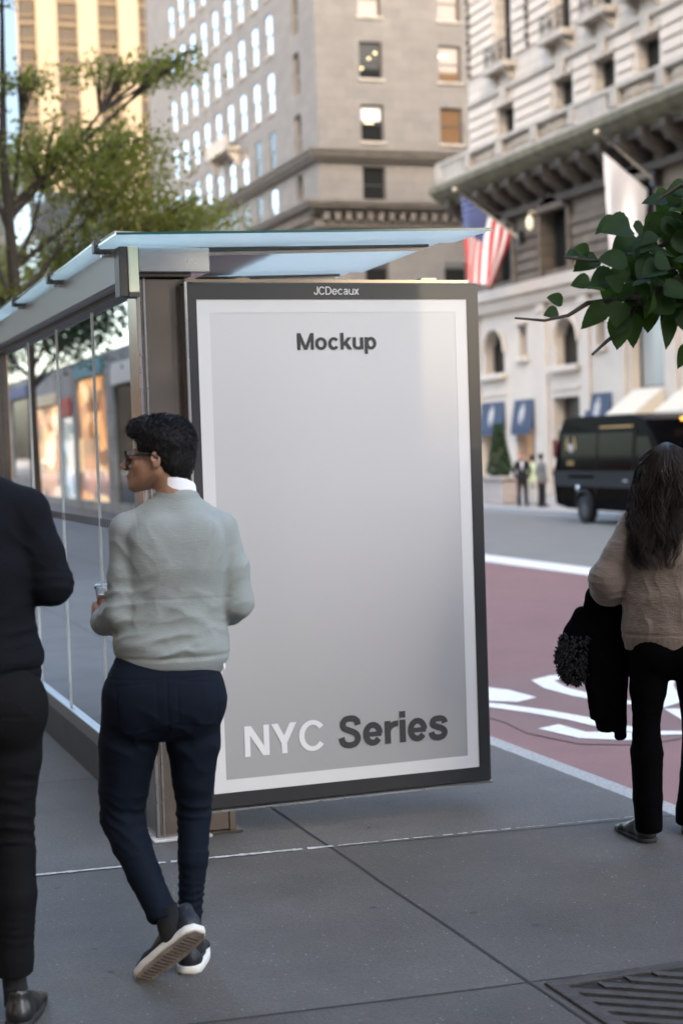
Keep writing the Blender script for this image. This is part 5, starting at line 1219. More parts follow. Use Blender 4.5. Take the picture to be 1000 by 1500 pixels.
# --- our own side of the avenue (seen only in reflections) and unseen blocks added behind the viewer to keep the sun off
ow = empty('shopfront_row', (-6, 40, 0), 'long stone row with warmly lit shop windows on the near side of the avenue', 'building')
sh_ = []; _y = -20
while _y < 135: _w = random.uniform(1.6, 5.2); sh_.append((_y, _y+_w, random.choice((.3, .9)), random.uniform(2.8, 4.2))); _y += _w+random.uniform(.35, 1.2)
_sm = [M['shop'], M['pane_d'], shop_mat('amber shop window', [(.9, .42, .14), (.2, .08, .03), (.9, .62, .3), (.5, .2, .08)], .14), shop_mat('cool shop window', [(.6, .75, .85), (.15, .2, .24), (.75, .8, .8), (.3, .42, .45), (.7, .2, .15)], .11), M['shop'], M['pane_d']]; up = [(y+.5, y+2.0, z, z+2.2) for y in range(-24, 30, 4) for z in (6, 9.6, 13.2, 16.8, 20.4, 24)]
fo = lambda a, d, z: (-6-d, a, z)
g = MB(); facade(g, fo, -30, 34, 0, 34, [h for h in sh_ if h[1] < 33.5]+up, .4); facade(g, fo, 34, 145, 0, 4.5, [h for h in sh_ if h[0] > 34.5], .06); g.quad((-6, -30, 34), (-6, 34, 34), (-30, 34, 34), (-30, -30, 34)); g.quad((-6, 34, 5), (-30, 34, 5), (-30, 34, 34), (-6, 34, 34)); g.quad((-6, 34, 4.5), (-6, 145, 4.5), (-30, 145, 4.5), (-30, 34, 4.5)); g.build('wall', masonry('brown limestone', (.34, .34, .31), 1.5, .7, 'y', .3, .7), ow)
for k, (a, b, c, d) in enumerate(h for h in sh_ if h[1] < 33.5 or h[0] > 34.5): g = MB(); _x = -6.45 if b < 34 else -6.11; g.box(_x, _x+.05, a, b, c, d); g.build('shop_window', _sm[k % 6], ow)
_cl = [(.75, .74, .70), (.10, .30, .34), (.50, .10, .08), (.70, .60, .40), (.12, .16, .30), (.78, .78, .8)]
for k, (a, b, c, d) in enumerate(h for h in sh_ if h[0] > 34.5 and h[3] < 4.0):
    g = MB(); g.box(-5.99, -5.9, a+.1, b-.1, d+.05, min(4.4, d+.05+random.uniform(.3, .7)), .01); g.build('shop_sign', mat('shop sign board', _cl[k % 6], .5), ow)
g = MB(); g.box(-6.5, -6.46, -24, 33, 5, 27); g.build('pane', M['pane_d'], ow)
for nm, x0, x1, y0, y1, z in (('sun_blocker', -230, -60, -470, -400, 270), ('sun_blocker', -59, 30, -470, -400, 274), ('sun_blocker', 31, 170, -480, -400, 268)):
    o = empty(nm, ((x0+x1)/2, y1, 0), {-230: 'widest added sun blocker, unseen far behind the viewer, on the sidewalk side', -59: 'tallest added sun blocker, unseen far behind the viewer, closing the avenue', 31: 'lowest added sun blocker, unseen far behind the viewer, on the hotel side'}[x0], 'building', 'added sun blockers behind the viewer')
    g = MB(); g.box(x0, x1, y0, y1, -.5, z); g.build('wall', M['lime'], o)
    g = MB(); zz_ = 4
    while zz_ < z-3: g.box(x0+2, x1-2, y1+.01, y1+.05, zz_, zz_+1.9); zz_ += 3.8
    g.build('window_bands', M['pane_d'], o)
# ------------------------------------------------------------------ van
def P2(y, z): return (y, z)
vx, vz = 20.3, -.59
van = empty('delivery_van', (21.3, 37, vz), 'black high roof van with a gold winged crest parked at the far kerb', 'van')
M['vpaint'] = mat('black van paint', (.0025, .0025, .003), .2, spec=.2, ior=1.12); M['vtrim'] = mat('grey plastic cladding', (.012, .012, .013), .6, spec=.2); M['chrome'] = mat('chrome', (.6, .6, .62), .18, metal=1)
M['tyre'] = mat('tyre rubber', (.015, .015, .015), .8); M['vglass'] = mat('van window glass', (.002, .002, .0025), .06, spec=.3, ior=1.2)
# side profile in (y, z above ground); rear at 40.1, nose towards the viewer's right
prof = [(40.05, .48), (40.15, .9), (40.12, 1.5), (39.98, 2.45), (39.7, 2.78), (39.2, 2.84), (36.1, 2.82), (35.3, 2.68), (34.75, 2.2), (34.3, 1.62), (33.75, 1.45), (33.35, 1.2), (33.2, .8), (33.2, .38), (34.0, .34), (39.4, .38)]
def lip(z): return .0 if z < 1.15 else (z-1.15)*.075
g = MB(); n = len(prof); rings = []
for x, ins in ((0.0, .06), (.035, .0), (1.965, .0), (2.0, .06)):
    c = np.mean(prof, 0); R2 = []
    for (y, z) in prof:
        d = np.array([y, z])-c; d = d/np.linalg.norm(d)*ins; xx = x+lip(z)*(1 if x < 1 else -1); R2.append((vx+xx, y-d[0], vz+z-d[1]))
    rings.append(len(g.v)); g.v += R2
for a, b in zip(rings[:-1], rings[1:]):
    for k in range(n): j = (k+1) % n; g.f.append((a+k, a+j, b+j, b+k))
# side faces with straight strips so that the tumblehome bends cleanly
g.f.append(tuple(range(rings[0], rings[0]+n))[::-1]); g.f.append(tuple(range(rings[-1], rings[-1]+n)))
body = g.build('body', M['vpaint'], van)
def sx(z, e=.012): return vx+lip(z)-e
g = MB(); g.prism([(34.3, .36), (39.95, .40), (40.1, .70), (34.2, .70)], vx-.03, vx+.04, 'x'); g.prism([(34.0, .70), (40.1, .70), (40.12, .80), (34.0, .80)], vx-.045, vx+.03, 'x'); g.build('side_cladding', M['vtrim'], van)
g = MB(); g.box(vx-.025, vx+.01, 36.6, 40.0, vz+1.30, vz+1.35); g.box(vx-.03, vx+.01, 37.75, 39.2, vz+1.20, vz+1.28, .005); g.build('chrome_strip', M['chrome'], van)
def side_quad(mb, pts, e): mb.poly([(sx(z, e), y, vz+z) for y, z in pts])
for nm, pts in (('side_window', [(39.75, 1.42), (39.68, 2.38), (37.75, 2.38), (37.75, 1.42)]), ('side_window', [(37.65, 1.42), (37.65, 2.38), (35.85, 2.38), (35.85, 1.42)]), ('cab_window', [(35.7, 1.45), (35.7, 2.25), (35.1, 2.25), (34.62, 1.5)])):
    g = MB(); side_quad(g, pts, .016); side_quad(g, pts, .004); n_ = len(pts)
    for k in range(n_): g.f.append((k, (k+1) % n_, n_+(k+1) % n_, n_+k))
    g.build(nm, M['vglass'], van)
g = MB(); g.tube([(sx(z, .02), 35.78, vz+z) for z in (.75, 1.2, 1.8, 2.5)], .012, 5); g.tube([(sx(z, .02), 37.7, vz+z) for z in (.75, 1.2, 1.8, 2.5)], .012, 5); g.build('door_seam', M['tyre'], van)
g = MB(); g.box(vx-.05, vx-.012, 36.0, 36.22, vz+1.12, vz+1.17, .008); g.build('door_handle', M['chrome'], van)
g = MB(); g.tube([(vx+.06, 40.14, vz+.95), (vx+.07, 40.11, vz+1.5), (vx+.11, 40.0, vz+2.1), (vx+.16, 39.9, vz+2.55), (vx+.35, 39.6, vz+2.8)], .035, 6); g.build('rear_corner_trim', M['chrome'], van)
for z in (1.75, 1.0):
    g = MB(); g.box(vx-.01, vx+.10, 40.04, 40.13, vz+z, vz+z+.5, .02); g.build('tail_light', mat('red lamp lens', (.16, .03, .03), .2, coat=1), van)
for y in (38.35, 34.35):
    g = MB(); g.tube([(vx-.02, y+.47*math.cos(t), vz+.40+.47*math.sin(t)) for t in np.linspace(0, math.pi, 14)], .055, 6); g.build('wheel_arch', M['vtrim'], van)
    for xx in (vx+.080, vx+1.92):
        g = MB(); pr_ = [(.20, -.12), (.345, -.12), (.375, -.08), (.375, .08), (.345, .12), (.20, .12)]; i0 = 0; N_ = 28
        for r_, dx in pr_:
            for q in range(N_): t = 2*math.pi*q/N_; g.v.append((xx+dx, y+r_*math.cos(t), vz+.375+r_*math.sin(t)))
        for k in range(len(pr_)-1):
            for q in range(N_): j = (q+1) % N_; g.f.append((k*N_+q, k*N_+j, (k+1)*N_+j, (k+1)*N_+q))
        wh = g.build('wheel', M['tyre'], van, True)
        g = MB(); g.disc((xx-.09 if xx < vx+1 else xx+.09, y, vz+.375), (1, 0, 0), .21, .03, 24); g.disc((xx-.11 if xx < vx+1 else xx+.11, y, vz+.375), (1, 0, 0), .08, .03, 16)
        for q in range(8): t = q*math.pi/4; g.disc((xx-.107 if xx < vx+1 else xx+.107, y+.14*math.cos(t), vz+.375+.14*math.sin(t)), (1, 0, 0), .022, .02, 8)
        g.build('rim', mat('steel rim', (.12, .12, .125), .4, metal=.8), wh)
g = MB(); g.disc((vx-.028, 38.35+.32, vz+.93), (1, 0, 0), .09, .03, 16); g.build('fuel_cap', M['chrome'], van, True)
gold = mat('gold print', (.45, .27, .07), .45, coat=.5); silv = mat('silver print', (.62, .64, .68), .4, coat=.5)
g = MB(); cy_, cz = 39.15, 1.98                          # shield between two raised wings
g.poly([(sx(cz, .022), cy_+a, vz+cz+b) for a, b in ((-.11, .10), (-.10, -.10), (0, -.22), (.10, -.10), (.11, .10), (0, .14))]); em = g.build('crest_shield', silv, van)
g = MB()
for s_ in (-1, 1):
    for k in range(5):
        a0 = .3+k*.33; L = .31-.02*k; c, s2 = math.cos(a0), math.sin(a0); b0 = (s_*.11, .02); t0 = (s_*(.11+L*s2*.75), .02+L*c); e = .045
        g.poly([(sx(cz, .020), cy_+b0[0], vz+cz+b0[1]-.03), (sx(cz, .020), cy_+t0[0]+s_*e*c, vz+cz+t0[1]-e*s2), (sx(cz, .020), cy_+t0[0]-s_*.01, vz+cz+t0[1]+.02), (sx(cz, .020), cy_+b0[0], vz+cz+b0[1]+.03)])
for q in range(3): g.poly([(sx(1.6, .02), cy_+a, vz+1.66-q*.045+b) for a, b in ((-.2, 0), (.2, 0), (.2, -.022), (-.2, -.022))])
g.poly([(sx(cz, .026), cy_+a*.6, vz+cz+b*.6) for a, b in ((-.08, .07), (-.07, -.07), (0, -.17), (.07, -.07), (.08, .07))])
g.build('crest_wings', gold, em)
g = MB(); g.box(sx(2.5, .02), sx(2.5, .0), 35.9, 37.6, vz+2.50, vz+2.55); g.build('roof_strip', gold, van)
g = MB(); g.box(vx+.9, vx+1.1, 34.9, 35.0, vz+2.62, vz+2.70, .02); g.build('marker_lamp', mat('amber marker lamp', (.9, .4, .05), .4, emit=(1, .42, .05), es=.35), van, True)
g = MB(); pw = [(35.27, 2.60), (34.38, 1.66)]
for a, b in (((.16, 1.84), 0),):
    for e in (.0, -.02): g.v += [(vx+.22, 35.22-e, vz+2.60+.03+e), (vx+1.78, 35.22-e, vz+2.63+e), (vx+1.86, 34.33-e, vz+1.70+e), (vx+.14, 34.33-e, vz+1.70+e)]
    g.f += [(0, 1, 2, 3), (7, 6, 5, 4), (0, 4, 5, 1), (1, 5, 6, 2), (2, 6, 7, 3), (3, 7, 4, 0)]
g.build('windscreen', M['vglass'], van)
g = MB(); g.box(vx-.28, vx-.08, 34.75, 34.88, vz+1.45, vz+1.80, .03); g.box(vx-.1, vx+.02, 34.8, 34.84, vz+1.5, vz+1.54); g.build('wing_mirror', M['vtrim'], van)
g = MB(); g.box(vx+.12, vx+.5, 33.22, 33.45, vz+.85, vz+1.08, .03); g.build('headlight', M['chrome'], van); g = MB(); g.box(vx+1.5, vx+1.88, 33.22, 33.45, vz+.85, vz+1.08, .03); g.build('headlight', M['chrome'], van)

# ------------------------------------------------------------------ flags on the facade
def flag(tip, base, label, stripes):
    fl = empty('flag', base, label, 'flag')
    tip, base = Vector(tip), Vector(base); d = tip-base
    g = MB(); g.tube([base, tip], [.055, .035], 10); g.build('pole', mat('aged brass pole', (.42, .38, .32), .5, metal=.2), fl, True)
    g = MB(); g.lathe((tip.x, tip.y, tip.z-.02), [(.01, -.09), (.08, -.05), (.10, 0), (.08, .06), (.01, .10)], 12); g.build('finial', mat('gilt ball', (.7, .6, .42), .3, metal=.8), fl, True)
    g = MB(); g.box(base.x-.02, base.x+.3, base.y-.15, base.y+.15, base.z-.25, base.z+.25, .02); g.build('bracket', M['iron_b'], fl)
    # cloth: s along the pole from near its tip, t down the fly
    S, T = (52, 60); Lh = d.length*.80; fly = 3.3 if stripes else 3.9; top = tip-d*.10-Vector((0, 0, 0 if stripes else .45))
    def pt(s, t):
        gather = 1-(.40 if stripes else .18)*t; q = top-d.normalized()*Lh*s*gather; drop = fly*t*(1.0-.20*s)
        w_ = .16*math.sin(s*9+t*2)*t**.6+.05*math.sin(s*21)*t
        return Vector((q.x+(.10+.25*t)*(-1)*0+w_*.5, q.y-w_, q.z-drop-.05))
    parts = {}
    for i in range(S):
        for j in range(T):
            s, t = (i+.5)/S, (j+.5)/T
            if stripes: key = 'canton' if (s < 7/13 and t < .40) else ('red' if int(s*13) % 2 == 0 else 'white')
            else: key = 'white'
            parts.setdefault(key, MB()).quad(pt(i/S, j/T), pt((i+1)/S, j/T), pt((i+1)/S, (j+1)/T), pt(i/S, (j+1)/T))
    cols = {'canton': mat('navy flag cloth', (.05, .075, .22), .8), 'red': mat('red flag cloth', (.62, .045, .045), .8), 'white': mat('white flag cloth', (.88, .88, .93), .8)}
    base_o = None
    for key in ('white', 'red', 'canton'):
        if key in parts:
            o = parts[key].build({'white': 'cloth', 'red': 'stripes', 'canton': 'canton'}[key], cols[key], fl, True)
    if stripes:
        g = MB()
        for r_ in range(9):
            for c in range(6 if r_ % 2 == 0 else 5):
                s = (.5+r_)/9*7/13; t = .40*((c+.5 if r_ % 2 == 0 else c+1)/6); p = pt(s, t)+Vector((-.03, -.03, 0)); pts = []
                for q in range(10): a = math.pi*q/5+.3; rr_ = .062 if q % 2 == 0 else .026; pts.append((p.x, p.y+rr_*math.sin(a), p.z+rr_*math.cos(a)))
                g.poly(pts)
        g.build('stars', cols['white'], fl)
    return fl
flag((25.5, 58.13, 11.45), (28.3, 58.5, 9.68), 'stars and stripes flag hanging from a slanting pole on the ornate facade', True)
flag((25.5, 46.72, 11.46), (28.3, 48.12, 10.26), 'plain white flag hanging from a slanting pole behind the dark leaves', False)

# ------------------------------------------------------------------ far pavement: planter, post, people
pl = empty('planter', (24.0, 50.3, -.49), 'square pale stone planter with a clipped green cone shrub on the far pavement', 'planter')
g = MB(); g.box(23.4, 24.05, 50.1, 51.7, -.485, .32, .03); g.build('stone_box', mat('pink granite', (.42, .36, .33), .6, var=.15), pl); g = MB(); g.box(23.32, 24.13, 50.0, 51.8, .322, .46, .03); g.build('rim', M['stone'], pl)
def leaf_cloud(mb, pts, size, flat=.0):
    for p in pts:
        a = Vector(rng.normal(size=3)).normalized(); b = a.orthogonal().normalized(); c = a.cross(b); s_ = size*random.uniform(.6, 1.3); p = Vector(p)
        mb.quad(p-b*s_*.5, p+c*s_*.32, p+b*s_*.5, p-c*s_*.32)
shr = tag(MB().build('cone_shrub', M['iron_b']), 'x') if False else None
g = MB(); pts = []
for _ in range(2600):
    z = random.random(); r_ = .58*(1-z*.72)*random.uniform(.75, 1.02)*(1 if z > .06 else .7); t = random.uniform(0, 6.28); pts.append((23.72+r_*.8*math.cos(t), 50.95+r_*math.sin(t), .5+z*1.75))
leaf_cloud(g, pts, .11); sb = empty('cone_shrub', (23.72, 50.95, .46), 'clipped dark green cone shaped shrub growing in the stone planter', 'shrub'); g.build('foliage', mat('dark shrub leaves', (.028, .06, .022), .6, var=.4, vs=9), sb)
g = MB(); g.tube([(23.72, 50.95, .44), (23.72, 50.95, 1.6)], [.05, .02]); g.build('stem', mat('bark', (.07, .055, .04), .9), sb)
po = empty('bollard_post', (22.9, 51.6, -.49), 'slim grey metal post with ball top beside the planter', 'post'); g = MB(); g.tube([(22.9, 51.6, -.49), (22.9, 51.6, .45)], .06, 10); g.build('shaft', mat('galvanised metal', (.35, .35, .34), .5), po, True); g = MB(); g.lathe((22.9, 51.6, .45), [(.03, 0), (.1, .06), (.12, .14), (.06, .22)], 12); g.build('ball', M['chrome'], po, True)

def small_person(loc, face, h_, label, top, legs, skin, hairc, dress=False, bald=False, arms=.12):
    """standing person with jacket or dress; simple clothes, faces direction 'face' (degrees from +Y, clockwise)"""
    s_ = h_/1.78; v = Vol((-.4, -.3, -.02), (.4, .4, 1.86), .014); H_ = Fr((0, .01, 1.66), rotm(0, 0, 0)); head_into(v, H_)
    v.chain([((0, 0, 1.60), .052), ((0, 0, 1.45), .06)], .02); v.chain([((0, 0, .95), (.13, .09)), ((0, 0, 1.15), (.125, .09)), ((0, 0, 1.35), (.16, .1)), ((0, 0, 1.43), (.12, .07))], .03)
    hands = []
    for q in (-1, 1):
        a, b, c = (q*.18, 0, 1.41), (q*(.21+arms*.4), -.03, 1.13), (q*.20, .08, .90); v.cone((0, 0, 1.43), a, .05, .05, .03); v.chain([(a, .046), (b, .036), (c, .026)], .02)
        R_ = np.array([[0, 1, 0], [0, .1, -1], [-1, 0, 0]]).T if q < 0 else np.array([[0, 1, 0], [0, .1, -1], [1, 0, 0]]).T
        Y_ = V3(0, .15, -1); Y_ /= np.linalg.norm(Y_); Z_ = V3(q, 0, 0); X_ = np.cross(Y_, Z_); hand_into(v, V3(*c), np.stack([X_, Y_, Z_], 1), .35, 1, 1 if X_[1] > 0 else -1)
        v.chain([((q*.09, 0, .9), .08), ((q*.10, .01, .5), .05), ((q*.11, -.01, .09), .033), ((q*.12, .08, .03), .03)], .03)
    V, F = v.mesh(1); p = link_mesh('person', V*s_, F, skin, None, True); p.location = loc; p.rotation_euler.z = -R(face); tag(p, label, 'person', None)
    v = Vol((-.4, -.3, .02), (.4, .4, 1.6), .014)
    lowz = .42 if dress else .82
    v.chain([((0, 0, lowz), (.24 if dress else .185, .16 if dress else .125)), ((0, 0, .98), (.17, .125)), ((0, 0, 1.15), (.155, .11)), ((0, 0, 1.35), (.185, .12)), ((0, 0, 1.44), (.13, .08)), ((0, 0, 1.49), (.07, .065))], .02)
    for q in (-1, 1): v.cone((0, 0, 1.44), (q*.18, 0, 1.40), .05, .062, .03); v.chain([((q*.18, 0, 1.40), .062), ((q*(.21+arms*.4), -.03, 1.13), .052), ((q*.2, .07, .93), .040)], .02)
    v.cut((0, 0, lowz-.02), (0, 0, -1), (-.4, -.3, 0), (.4, .4, lowz+.08))
    V, F = v.mesh(1); V = displace(V, F, lambda V: .006*vnoise(V, 9, 3)); link_mesh('dress' if dress else 'jacket', V*s_, F, top, p, True, local=True)
    v = Vol((-.3, -.25, .02), (.3, .3, 1.02), .014); v.cone((0, 0, .95), (0, 0, .88), (.16, .11), (.175, .125), .02)
    for q in (-1, 1): v.chain([((q*.085, 0, .88), (.095, .105)), ((q*.10, .01, .5), (.068, .075)), ((q*.11, -.01, .08), (.058, .068))], .015)
    v.cut((0, 0, .05), (0, 0, -1)); V, F = v.mesh(1); link_mesh('trousers', V*s_, F, legs, p, True, local=True)
    for q in (-1, 1): g = MB(); g.tube([(q*.11*s_, -.06, .04), (q*.115*s_, .08, .045), (q*.125*s_, .18, .03)], [.04, .045, .03], 8); g.build('shoe', M['leather'], p, True, local=True)
    if not bald:
        v = Vol((-.14, -.16, 1.5), (.14, .16, 1.84), .01); v.ell(H_(0, -.022, .046), (.084, .100, .086)); v.ell(H_(0, -.05, -.01), (.074, .06, .07), .015); v.ell(H_(0, .125, 0), (.12, .065, .082), .012, None, True); V, F = v.mesh(1); link_mesh('hair', V*s_, F, hairc, p, True, local=True)
    if not dress and top is not M['grey_suit']:
        g = MB(); g.poly([(-.05, .115, 1.47), (.05, .115, 1.47), (.0, .128, 1.12)]); o = link_mesh('shirt_front', np.array(g.v)*s_, g.f, M['shirt'], p, False, local=True)
    return p
M['suit'] = mat('charcoal suit cloth', (.010, .010, .012), .9); M['grey_suit'] = mat('mid grey suit cloth', (.16, .17, .19), .9); M['lime_d'] = mat('pale green cloth', (.50, .58, .36), .85); M['pale'] = mat('cream trousers', (.5, .47, .42), .9)
small_person((23.15, 48.0, -.49), 205, 1.80, 'bald man in black suit standing by the planter across the avenue', M['suit'], M['suit'], M['skin_l'], M['hair'], bald=True)
small_person((23.9, 48.8, -.49), 30, 1.66, 'person in pale green top and cream trousers between the two men', M['lime_d'], M['pale'], M['skin'], M['hair'])
small_person((23.35, 47.0, -.49), 150, 1.72, 'man in grey jacket and black trousers standing behind the black van', M['grey_suit'], M['suit'], M['skin'], M['hair'])
small_person((24.6, 52.6, -.49), 190, 1.76, 'man in black jacket half hidden between the panel and the cone shrub', M['suit'], M['suit'], M['skin_l'], M['hair_w'])

# ------------------------------------------------------------------ traffic down the avenue, seen through the shelter glass
def car(loc, paint, label, lights='tail'):
    c = empty('car', loc, label, 'car', 'cars down the avenue'); x, y, z = loc; g = MB()
    P = [(-2.25, .45), (-2.2, .85), (-1.5, .95), (-.9, 1.42), (.7, 1.45), (1.45, .98), (2.1, .88), (2.25, .5), (2.15, .3), (-2.15, .3)]
    rg = []
    for dx, ins in ((-.88, .10), (-.80, .0), (.80, .0), (.88, .10)):
        rg.append(len(g.v)); g.v += [(x+dx*(1 if zz < 1 else .80), y+yy*(1-ins*.3), z+zz-ins*.3) for yy, zz in P]
    for a, b in zip(rg[:-1], rg[1:]):
        for k in range(len(P)): j = (k+1) % len(P); g.f.append((a+k, a+j, b+j, b+k))
    g.f.append(tuple(range(rg[0], rg[0]+len(P)))[::-1]); g.f.append(tuple(range(rg[-1], rg[-1]+len(P)))); g.build('body', paint, c)
    g = MB(); g.quad((x-.62, y-.93-.03, z+1.36), (x+.62, y-.96, z+1.36), (x+.70, y-1.45, z+1.0), (x-.70, y-1.45, z+1.0)); g.build('rear_window', M['vglass'], c)
    for q in (-1, 1):
        g = MB(); g.poly([(x+q*.84, y-1.2, z+1.0), (x+q*.72, y-.8, z+1.36), (x+q*.72, y+.6, z+1.38), (x+q*.84, y+1.2, z+1.0)]); g.build('side_window', M['vglass'], c)
        g = MB(); g.box(x+q*.62-.14, x+q*.62+.14, y-2.27, y-2.2, z+.68, z+.82); g.build('tail_light', mat('lit tail lamp', (.5, .03, .02), .3, emit=(1, .08, .04), es=.25) if 'tl' not in M else M['tl'], c)
        for yy in (-1.35, 1.4):
            g = MB(); g.disc((x+q*.78, y+yy, z+.32), (1, 0, 0), .32, .2, 18); g.build('wheel', M['tyre'], c)
    return c
car((9.3, 44, rz(9.3)+.01), mat('white car paint', (.75, .76, .78), .3, coat=1), 'white car driving away in the red bus lane beyond the shelter glass')
car((13.6, 52, rz(13.6)+.01), mat('yellow car paint', (.75, .38, .03), .3, coat=1), 'yellow cab seen dimly through the shelter glass')
car((16.8, 66, rz(16.8)+.01), mat('silver blue car paint', (.30, .38, .46), .3, coat=1), 'silver blue car far down the avenue behind the shelter glass')
bs = empty('city_bus', (8.0, 74, rz(8)), 'pale blue and white bus far down the bus lane behind the shelter glass', 'bus')
g = MB(); g.box(6.7, 9.3, 74, 86, .15, 3.0, .12); g.build('body', mat('pale bus paint', (.45, .55, .65), .3, coat=1), bs); g = MB(); g.box(6.95, 9.05, 73.95, 73.995, 1.3, 2.5); g.build('rear_window', M['vglass'], bs)
for q in (6.9, 9.1):
    g = MB(); g.box(q-.12, q+.12, 73.95, 73.995, .7, 1.0); g.build('tail_light', mat('lit bus lamp', (.5, .03, .02), .3, emit=(1, .08, .04), es=.25), bs)
    for yy in (76, 84): g = MB(); g.disc((q, yy, .18), (1, 0, 0), .48, .3, 20); g.build('wheel', M['tyre'], bs)
sg = empty('pedestrian_signal', (10.75*2.3, 120, -.4), 'pedestrian signal with lit orange hand glowing beyond the shelter glass', 'signal')
g = MB(); X_s, Y_s = 13.8, 65.0
bpy.data.objects.remove(sg)
sg = empty('pedestrian_signal', (X_s, Y_s, -.4), 'pedestrian signal with lit orange hand glowing beyond the shelter glass', 'signal')
g.tube([(X_s, Y_s, -.5), (X_s, Y_s, 4.6)], .08, 8); g.build('pole', M['vtrim'], sg, True); g = MB(); g.box(X_s-.25, X_s+.25, Y_s-.35, Y_s-.1, 4.05, 4.6, .02); g.build('housing', M['iron_b'], sg)
g = MB()
for (a, b, c, d) in ((-.12, .10, -.14, .05), (-.12, -.08, .05, .17), (-.06, -.02, .05, .20), (0, .04, .05, .19), (.06, .10, .05, .15), (.10, .15, -.08, .02)): g.box(X_s+a, X_s+b, Y_s-.36, Y_s-.352, 4.32+c, 4.32+d)
g.build('hand_symbol', mat('orange signal', (1, .35, .05), .4, emit=(1, .33, .03), es=.8), sg)

# ------------------------------------------------------------------ trees
M['bark'] = mat('dark bark', (.045, .036, .028), .9, var=.3, vs=14, bump=.6, bs=40)
def leafmat(nm, c, tr):
    mt = mat(nm, c, .55, var=.35, vs=2.2); n = mt.node_tree.nodes; l = mt.node_tree.links; b = n['Principled BSDF']; out = n['Material Output']; t = n.new('ShaderNodeBsdfTranslucent'); t.inputs[0].default_value = (*tr, 1)
    mx = n.new('ShaderNodeMixShader'); mx.inputs[0].default_value = .35; l.new(b.outputs[0], mx.inputs[1]); l.new(t.outputs[0], mx.inputs[2]); l.new(mx.outputs[0], out.inputs[0]); return mt
M['leaf'] = leafmat('yellow green leaves', (.115, .130, .020), (.36, .38, .05)); M['leaf2'] = leafmat('dark green leaves', (.020, .045, .018), (.03, .07, .02))
def tree(base, h_, clumps, label, nleaf, size, lm, trunk_r=.13, seed=1):
    rnd = random.Random(seed); t_ = empty('street_tree', base, label, 'tree'); b = Vector(base); g = MB(); fork = b+Vector((.05, 0, h_*.45))
    g.tube([b, b+Vector((.04, .02, h_*.2)), fork, b+Vector((-.05, 0, h_*.72)), b+Vector((.02, .0, h_))], [trunk_r, trunk_r*.85, trunk_r*.7, trunk_r*.45, trunk_r*.2], 9); g.build('trunk', M['bark'], t_, True)
    g = MB(); pts = []
    for (c, r_) in clumps:
        c = Vector(c); st = b+Vector((0, 0, min(h_*.95, max(h_*.35, (c.z-b.z)*.72)))); md = st.lerp(c, .5)+Vector((0, 0, -.15+rnd.uniform(-.1, .2)))
        g.tube([st, md, c], [trunk_r*.38, trunk_r*.22, .012], 5)
        for q in range(7):
            e = c+Vector([rnd.gauss(0, r_[k]*.55) for k in range(3)]); g.tube([md.lerp(c, .5), c.lerp(e, .5)+Vector((0, 0, .05)), e], [.022, .014, .004], 4)
        for q in range(int(nleaf*r_[0]*r_[2])):
            sub = Vector([rnd.gauss(0, r_[k]*.42) for k in range(3)]); pts.append(c+sub)
    g.build('limbs', M['bark'], t_, True); g = MB(); leaf_cloud(g, pts, size); g.build('crown', lm, t_); return t_
cl = [((3.6, 21, 5.5), (.8, .8, .5)), ((4.3, 20.6, 5.0), (1.0, 1., .7)), ((4.9, 20.8, 4.6), (.9, .9, .5)), ((5.5, 21.2, 4.75), (.8, .7, .28)), ((4.0, 21.4, 4.2), (1., .9, .5)), ((3.3, 21, 6.4), (.6, .6, .2)), ((4.6, 20.7, 6.5), (1.0, .7, .22)), ((5.2, 20.9, 6.7), (.5, .6, .2)),
      ((2.6, 21, 5.0), (.3, .5, .4)), ((2.5, 21.2, 6.2), (.6, .6, .25)), ((4.5, 21.1, 5.6), (.7, .8, .5)), ((2.9, 21, 3.75), (.4, .5, .12)), ((3.5, 20.6, 3.6), (.6, .7, .15)), ((4.5, 21, 3.9), (.8, .8, .35)), ((2.6, 21, 7.4), (.6, .6, .2))]
tree((3.05, 21, 0), 7.6, cl, 'feathery yellow green street tree with slim dark trunk rising behind the shelter', 4600, .07, M['leaf'], .12, 3)
cl2 = [((3.2+random.uniform(-1.6, 2.2), 31+random.uniform(-1.5, 1.5), 4.0+random.uniform(0, 3.2)), (1.1, 1.1, .7)) for _ in range(12)]
tree((3.0, 31, 0), 7.2, cl2, 'second yellow green street tree further down the kerb, mostly behind the first', 1100, .10, M['leaf'], .13, 5)
cl3 = [((-2.4+random.uniform(-1.6, 1.2), 36+random.uniform(-4, 6), 4.2+random.uniform(0, 2.6)), (1.1, 1.1, .7)) for _ in range(9)]
tree((-2.6, 36, 0), 7.2, cl3, 'green street tree on the near pavement, seen only mirrored in the shelter glass', 2600, .11, M['leaf2'], .13, 6)
tree((-2.7, 46, 0), 7.4, [((-2.4+random.uniform(-1.6, 1.2), 46+random.uniform(-4, 5), 4.2+random.uniform(0, 2.8)), (1.1, 1.1, .7)) for _ in range(8)], 'second green tree on the near pavement, mirrored further along in the shelter glass', 2400, .11, M['leaf2'], .13, 7)
cl4 = [((24.5+random.uniform(-1.8, 1.8), 104+random.uniform(-1.5, 1.5), 4.5+random.uniform(0, 4)), (1.4, 1.4, .9)) for _ in range(10)]
tree((24.5, 104, -.49), 8, cl4, 'dark green street tree far along the opposite pavement, seen through the glass', 700, .2, M['leaf2'], .15, 8)

